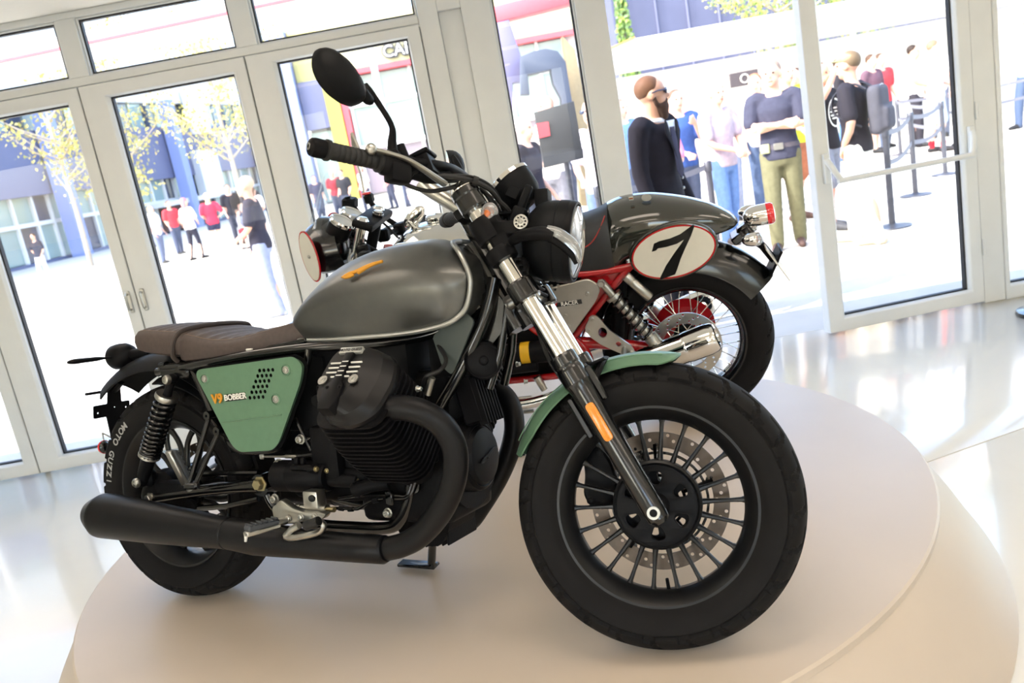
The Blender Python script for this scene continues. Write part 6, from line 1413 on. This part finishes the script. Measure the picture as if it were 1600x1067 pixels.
person('bearded person in dark suit, tie and blue sunglasses standing at the open doorway', 4.43, .78, 1.70, -42, '201d24', '1e1c22', 'c8987c', '6b4c38', ('down', 'down'), 'long', 'long', '1c1a1c', .02, vox=.013, extra=('jacket', 'beard', 'sunglasses', 'tie'), turn=34)
person('person with crossed arms, dark tee, belt and olive cargo trousers', 6.02, 3.08, 1.74, -112, '3a3c4c', '67664e', 'd8ab90', '8d7b6c', ('cross', 'cross'), 'short', 'long', '4a3a36', .06, vox=.014, extra=('belt',), turn=-10)
person('person in pale mauve tee and blue jeans with hands joined in front', 5.72, 4.0, 1.66, -58, 'b3a6b0', '6686b8', 'd8a88e', 'cfc8c0', ('front', 'front'), 'short', 'long', '55504c', .03, vox=.015, turn=-6)
person('person wearing khaki cap and grey backpack over black tee, white trousers', 6.55, 2.62, 1.68, 138, '26242c', 'e4e0d2', 'cc9c82', '6b5a46', ('pocket', 'relaxed'), 'short', 'long', 'b5ab98', .08, vox=.014, extra=('cap', 'backpack'))
person('person in black tee with round white print, grey shorts and trainers', 6.70, 3.72, 1.66, -52, '201d22', '83848e', 'cc9076', '5c4a3c', ('phone', 'up'), 'short', 'shorts', '4a4a4e', .05, vox=.015, extra=('print',))
person('person in lime yellow top with black straps and brown shorts', 6.72, 4.75, 1.76, -70, 'c8d838', '9c6246', 'd6a58a', 'b89a7c', ('relaxed', 'front'), 'short', 'shorts', '54423a', .04, vox=.017, extra=('vest',))
person('person in navy polo shirt behind the suited person', 5.52, 4.9, 1.68, -80, '39538c', '4b5468', 'd3a389', '5b4a3e', ('phone', 'front'), 'short', 'long', vox=.017)
person('short person in pink patterned dress behind the suited person', 5.02, 3.7, 1.50, -100, 'e58aa8', '', 'd9ab92', '6b4a38', ('front', 'phone'), 'short', None, 'c9b0a0', .02, True, .017, ('dress',))
person('grey haired person in white shirt close behind the mauve tee', 6.2, 5.6, 1.74, -95, 'ece8e6', '8c94a8', 'dcb298', 'd8d4d0', ('relaxed', 'phone'), 'short', 'long', vox=.02)
person('red haired person in white blouse behind the crossed arms', 6.75, 5.9, 1.72, -110, 'f0ece8', '50607c', 'dca98e', 'a8664a', ('front', 'relaxed'), 'short', 'long', fem=True, vox=.02)
person('person in sleeveless white top raising a phone behind lime top', 7.3, 6.0, 1.70, -120, 'f2eeea', '44506c', 'd4a083', '4a3a30', ('up', 'phone'), 'short', 'long', vox=.02)
person('person in pink shirt at the back beside the navy polo', 5.9, 6.9, 1.70, -85, 'd898a4', '5a6274', 'd8a890', '6a5444', vox=.022)
person('person in blue shirt at the back near the doorway post', 5.1, 6.2, 1.72, -60, '6f90d0', '5a6274', 'd8a890', '8b7a6a', vox=.022)
person('person in black tee and jeans carrying a bag beside the queue belts', 9.9, 11.0, 1.84, -30, '232127', '5273aa', 'd2a187', '3c2c24', ('front', 'relaxed'), 'short', 'long', '3a3a40', .05, vox=.022, extra=('bag',))
person('person in maroon brown tee next to the black tee in the queue', 10.75, 11.6, 1.82, -60, '5c4450', '7d7468', 'cf9d83', '4a362a', ('hips', 'relaxed'), 'short', 'shorts', vox=.022)
person('person in light blue shirt and denim shorts with red socks', 10.9, 9.6, 1.82, -20, 'b8c8e2', 'a3b4d4', 'd8a88c', '7a6450', ('front', 'phone'), 'short', 'shorts', '2c2a2c', .04, vox=.022, extra=('redsocks',))
person('dark haired person in white vest with black trousers in the queue', 11.35, 11.2, 1.84, -40, 'eeeae6', '2c2a32', 'c99579', '2c211c', ('relaxed', 'front'), 'short', 'long', '26262a', vox=.022)
person('person in black tee and black trousers beside the door leaf edge', 11.55, 9.8, 1.86, 170, '1f1e24', '33323a', 'cf9d83', '382a22', ('hips', 'relaxed'), 'short', 'long', vox=.022)
person('person in red shirt far back in the queue', 11.2, 12.2, 1.82, -75, 'cc3a40', '4b5468', 'd0a086', '4a362a', vox=.026)
person('person in pale shirt far back in the queue', 10.2, 12.6, 1.80, -100, 'd9d4d0', '6a6a72', 'd0a086', '54423a', vox=.026)
person('curly haired person in bright blue shirt beyond the end window', 12.6, 11.5, 1.86, -150, '4f7fd8', '3c4a66', 'cf9d83', '4a382c', ('hips', 'front'), 'short', 'long', stride=.09, vox=.022)
person('person in pale blue shirt with hand raised beyond the end window', 13.4, 11.1, 1.86, -165, '8fb2ea', '46546e', 'cf9d83', '4a382c', ('phone', 'relaxed'), 'short', 'long', stride=.09, vox=.022)
person('person in white shirt among the queue beyond the end window', 12.4, 12.4, 1.84, -120, 'eeeae8', '6a7080', 'cf9d83', '4a382c', vox=.026)
# seen through the narrow pane
person('white haired person in black tee left of the dark notice board', 3.72, 3.9, 1.66, -30, '2b2a34', '2f3440', 'd8a88e', 'e4e0dc', ('relaxed', 'relaxed'), 'short', 'long', vox=.018)
person('bald person in cream shirt taller behind the dark notice board', 4.12, 5.4, 1.90, -150, 'f0e8dc', '6a6a72', 'dcab92', '', ('front', 'phone'), 'short', 'long', vox=.018)
person('long haired person with sunglasses right of the dark notice board', 4.36, 3.3, 1.70, -130, 'd8d0e0', '5b6b94', 'd8a88e', '8a7a6c', ('relaxed', 'front'), 'short', 'long', fem=True, vox=.018, extra=('sunglasses',))
# seen through the double doors
person('large person in dark tee and grey jeans seen past the third door', .62, 4.75, 1.60, -175, '2e2c38', '8c93ac', 'd39c80', 'c2a48c', ('front', 'relaxed'), 'short', 'long', 'a8adb8', .03, vox=.016)
person('person with pink hair, white top and black leggings in the square', -4.2, 16.6, 1.54, 60, 'efecea', '2c2c38', 'd6a88e', 'c27a80', ('relaxed', 'front'), 'short', 'legging', stride=.07, fem=True, vox=.024)
person('blond person in red top and dark shorts in the square', -3.75, 17.0, 1.56, 120, 'd93a50', '30324a', 'dbae92', 'd8bc8c', ('front', 'hips'), 'short', 'mini', 'e0d8d0', .02, True, .024)
person('dark haired person in white top and black shorts in the square', -2.75, 17.6, 1.50, 80, 'efecea', '24242c', 'd8a890', '5a4438', ('hips', 'front'), 'short', 'mini', 'dcd6d0', .03, True, .024)
person('child in grey tee and red shorts in the square', -3.15, 17.2, 1.02, 20, '8a8c9c', 'cc3a44', 'd8a890', '6a5444', stride=.06, legwear='shorts', vox=.022)
person('child in white tee and pink shorts in the square', -3.0, 17.9, 1.02, -40, 'f0ecea', 'e07090', 'd8a890', 'b89a70', legwear='shorts', vox=.022)
person('person in dark tee with glasses behind the children in the square', -3.2, 18.9, 1.66, -80, '2b2b33', '4a4c58', 'd2a088', '3c2c24', ('front', 'phone'), vox=.026)
person('person in black behind the blond person in the square', -3.9, 19.4, 1.70, -60, '26262e', '3a3c48', 'd2a088', '3c2c24', vox=.026)
person('person in red vest near the glass entrance across the square', -5.9, 20.2, 1.56, -40, 'd24048', '4a5064', 'd2a088', '5a4438', vox=.028)
person('person in pale shirt at the edge of the group in the square', -5.4, 17.5, 1.50, -20, 'e6e4ea', '6a7288', 'd2a088', '8a7460', vox=.028)
person('person with black tee and white trousers walking alone across the square', -9.6, 19.6, 1.34, -110, '2a2c3c', 'dfe2ea', 'cf9d83', '38291f', ('relaxed', 'hips'), 'short', 'long', 'd8d8dc', .07, vox=.022)
person('person in white shirt by the glazed entrance behind the lone walker', -9.3, 27.5, 1.5, -90, 'e8e6ea', '4a4a58', 'cf9d83', '5a4438', vox=.03)
for i_p, (s_, o_, h_, tp, lb) in enumerate(((-1.9, 21.5, 1.42, '3a3c50', 'dark blue tee'), (-1.45, 22.2, 1.48, '8c2f3c', 'wine red tee'), (-1.1, 21.8, 1.44, '2a2a30', 'black tee'), (-.6, 22.6, 1.46, 'e4e0e0', 'white tee'), (.1, 23.5, 1.5, 'd0606a', 'coral tee'), (.55, 23.2, 1.52, '7a3038', 'brown red tee'))):
    person('person in %s outside the cafe windows' % lb, s_, o_, h_ + .1, -60 - 25 * i_p, tp, '44485a', 'd2a088', ('3c2c24', 'c8a878')[i_p % 2], vox=.03)
clean_tmp()
bpy.context.view_layer.update()
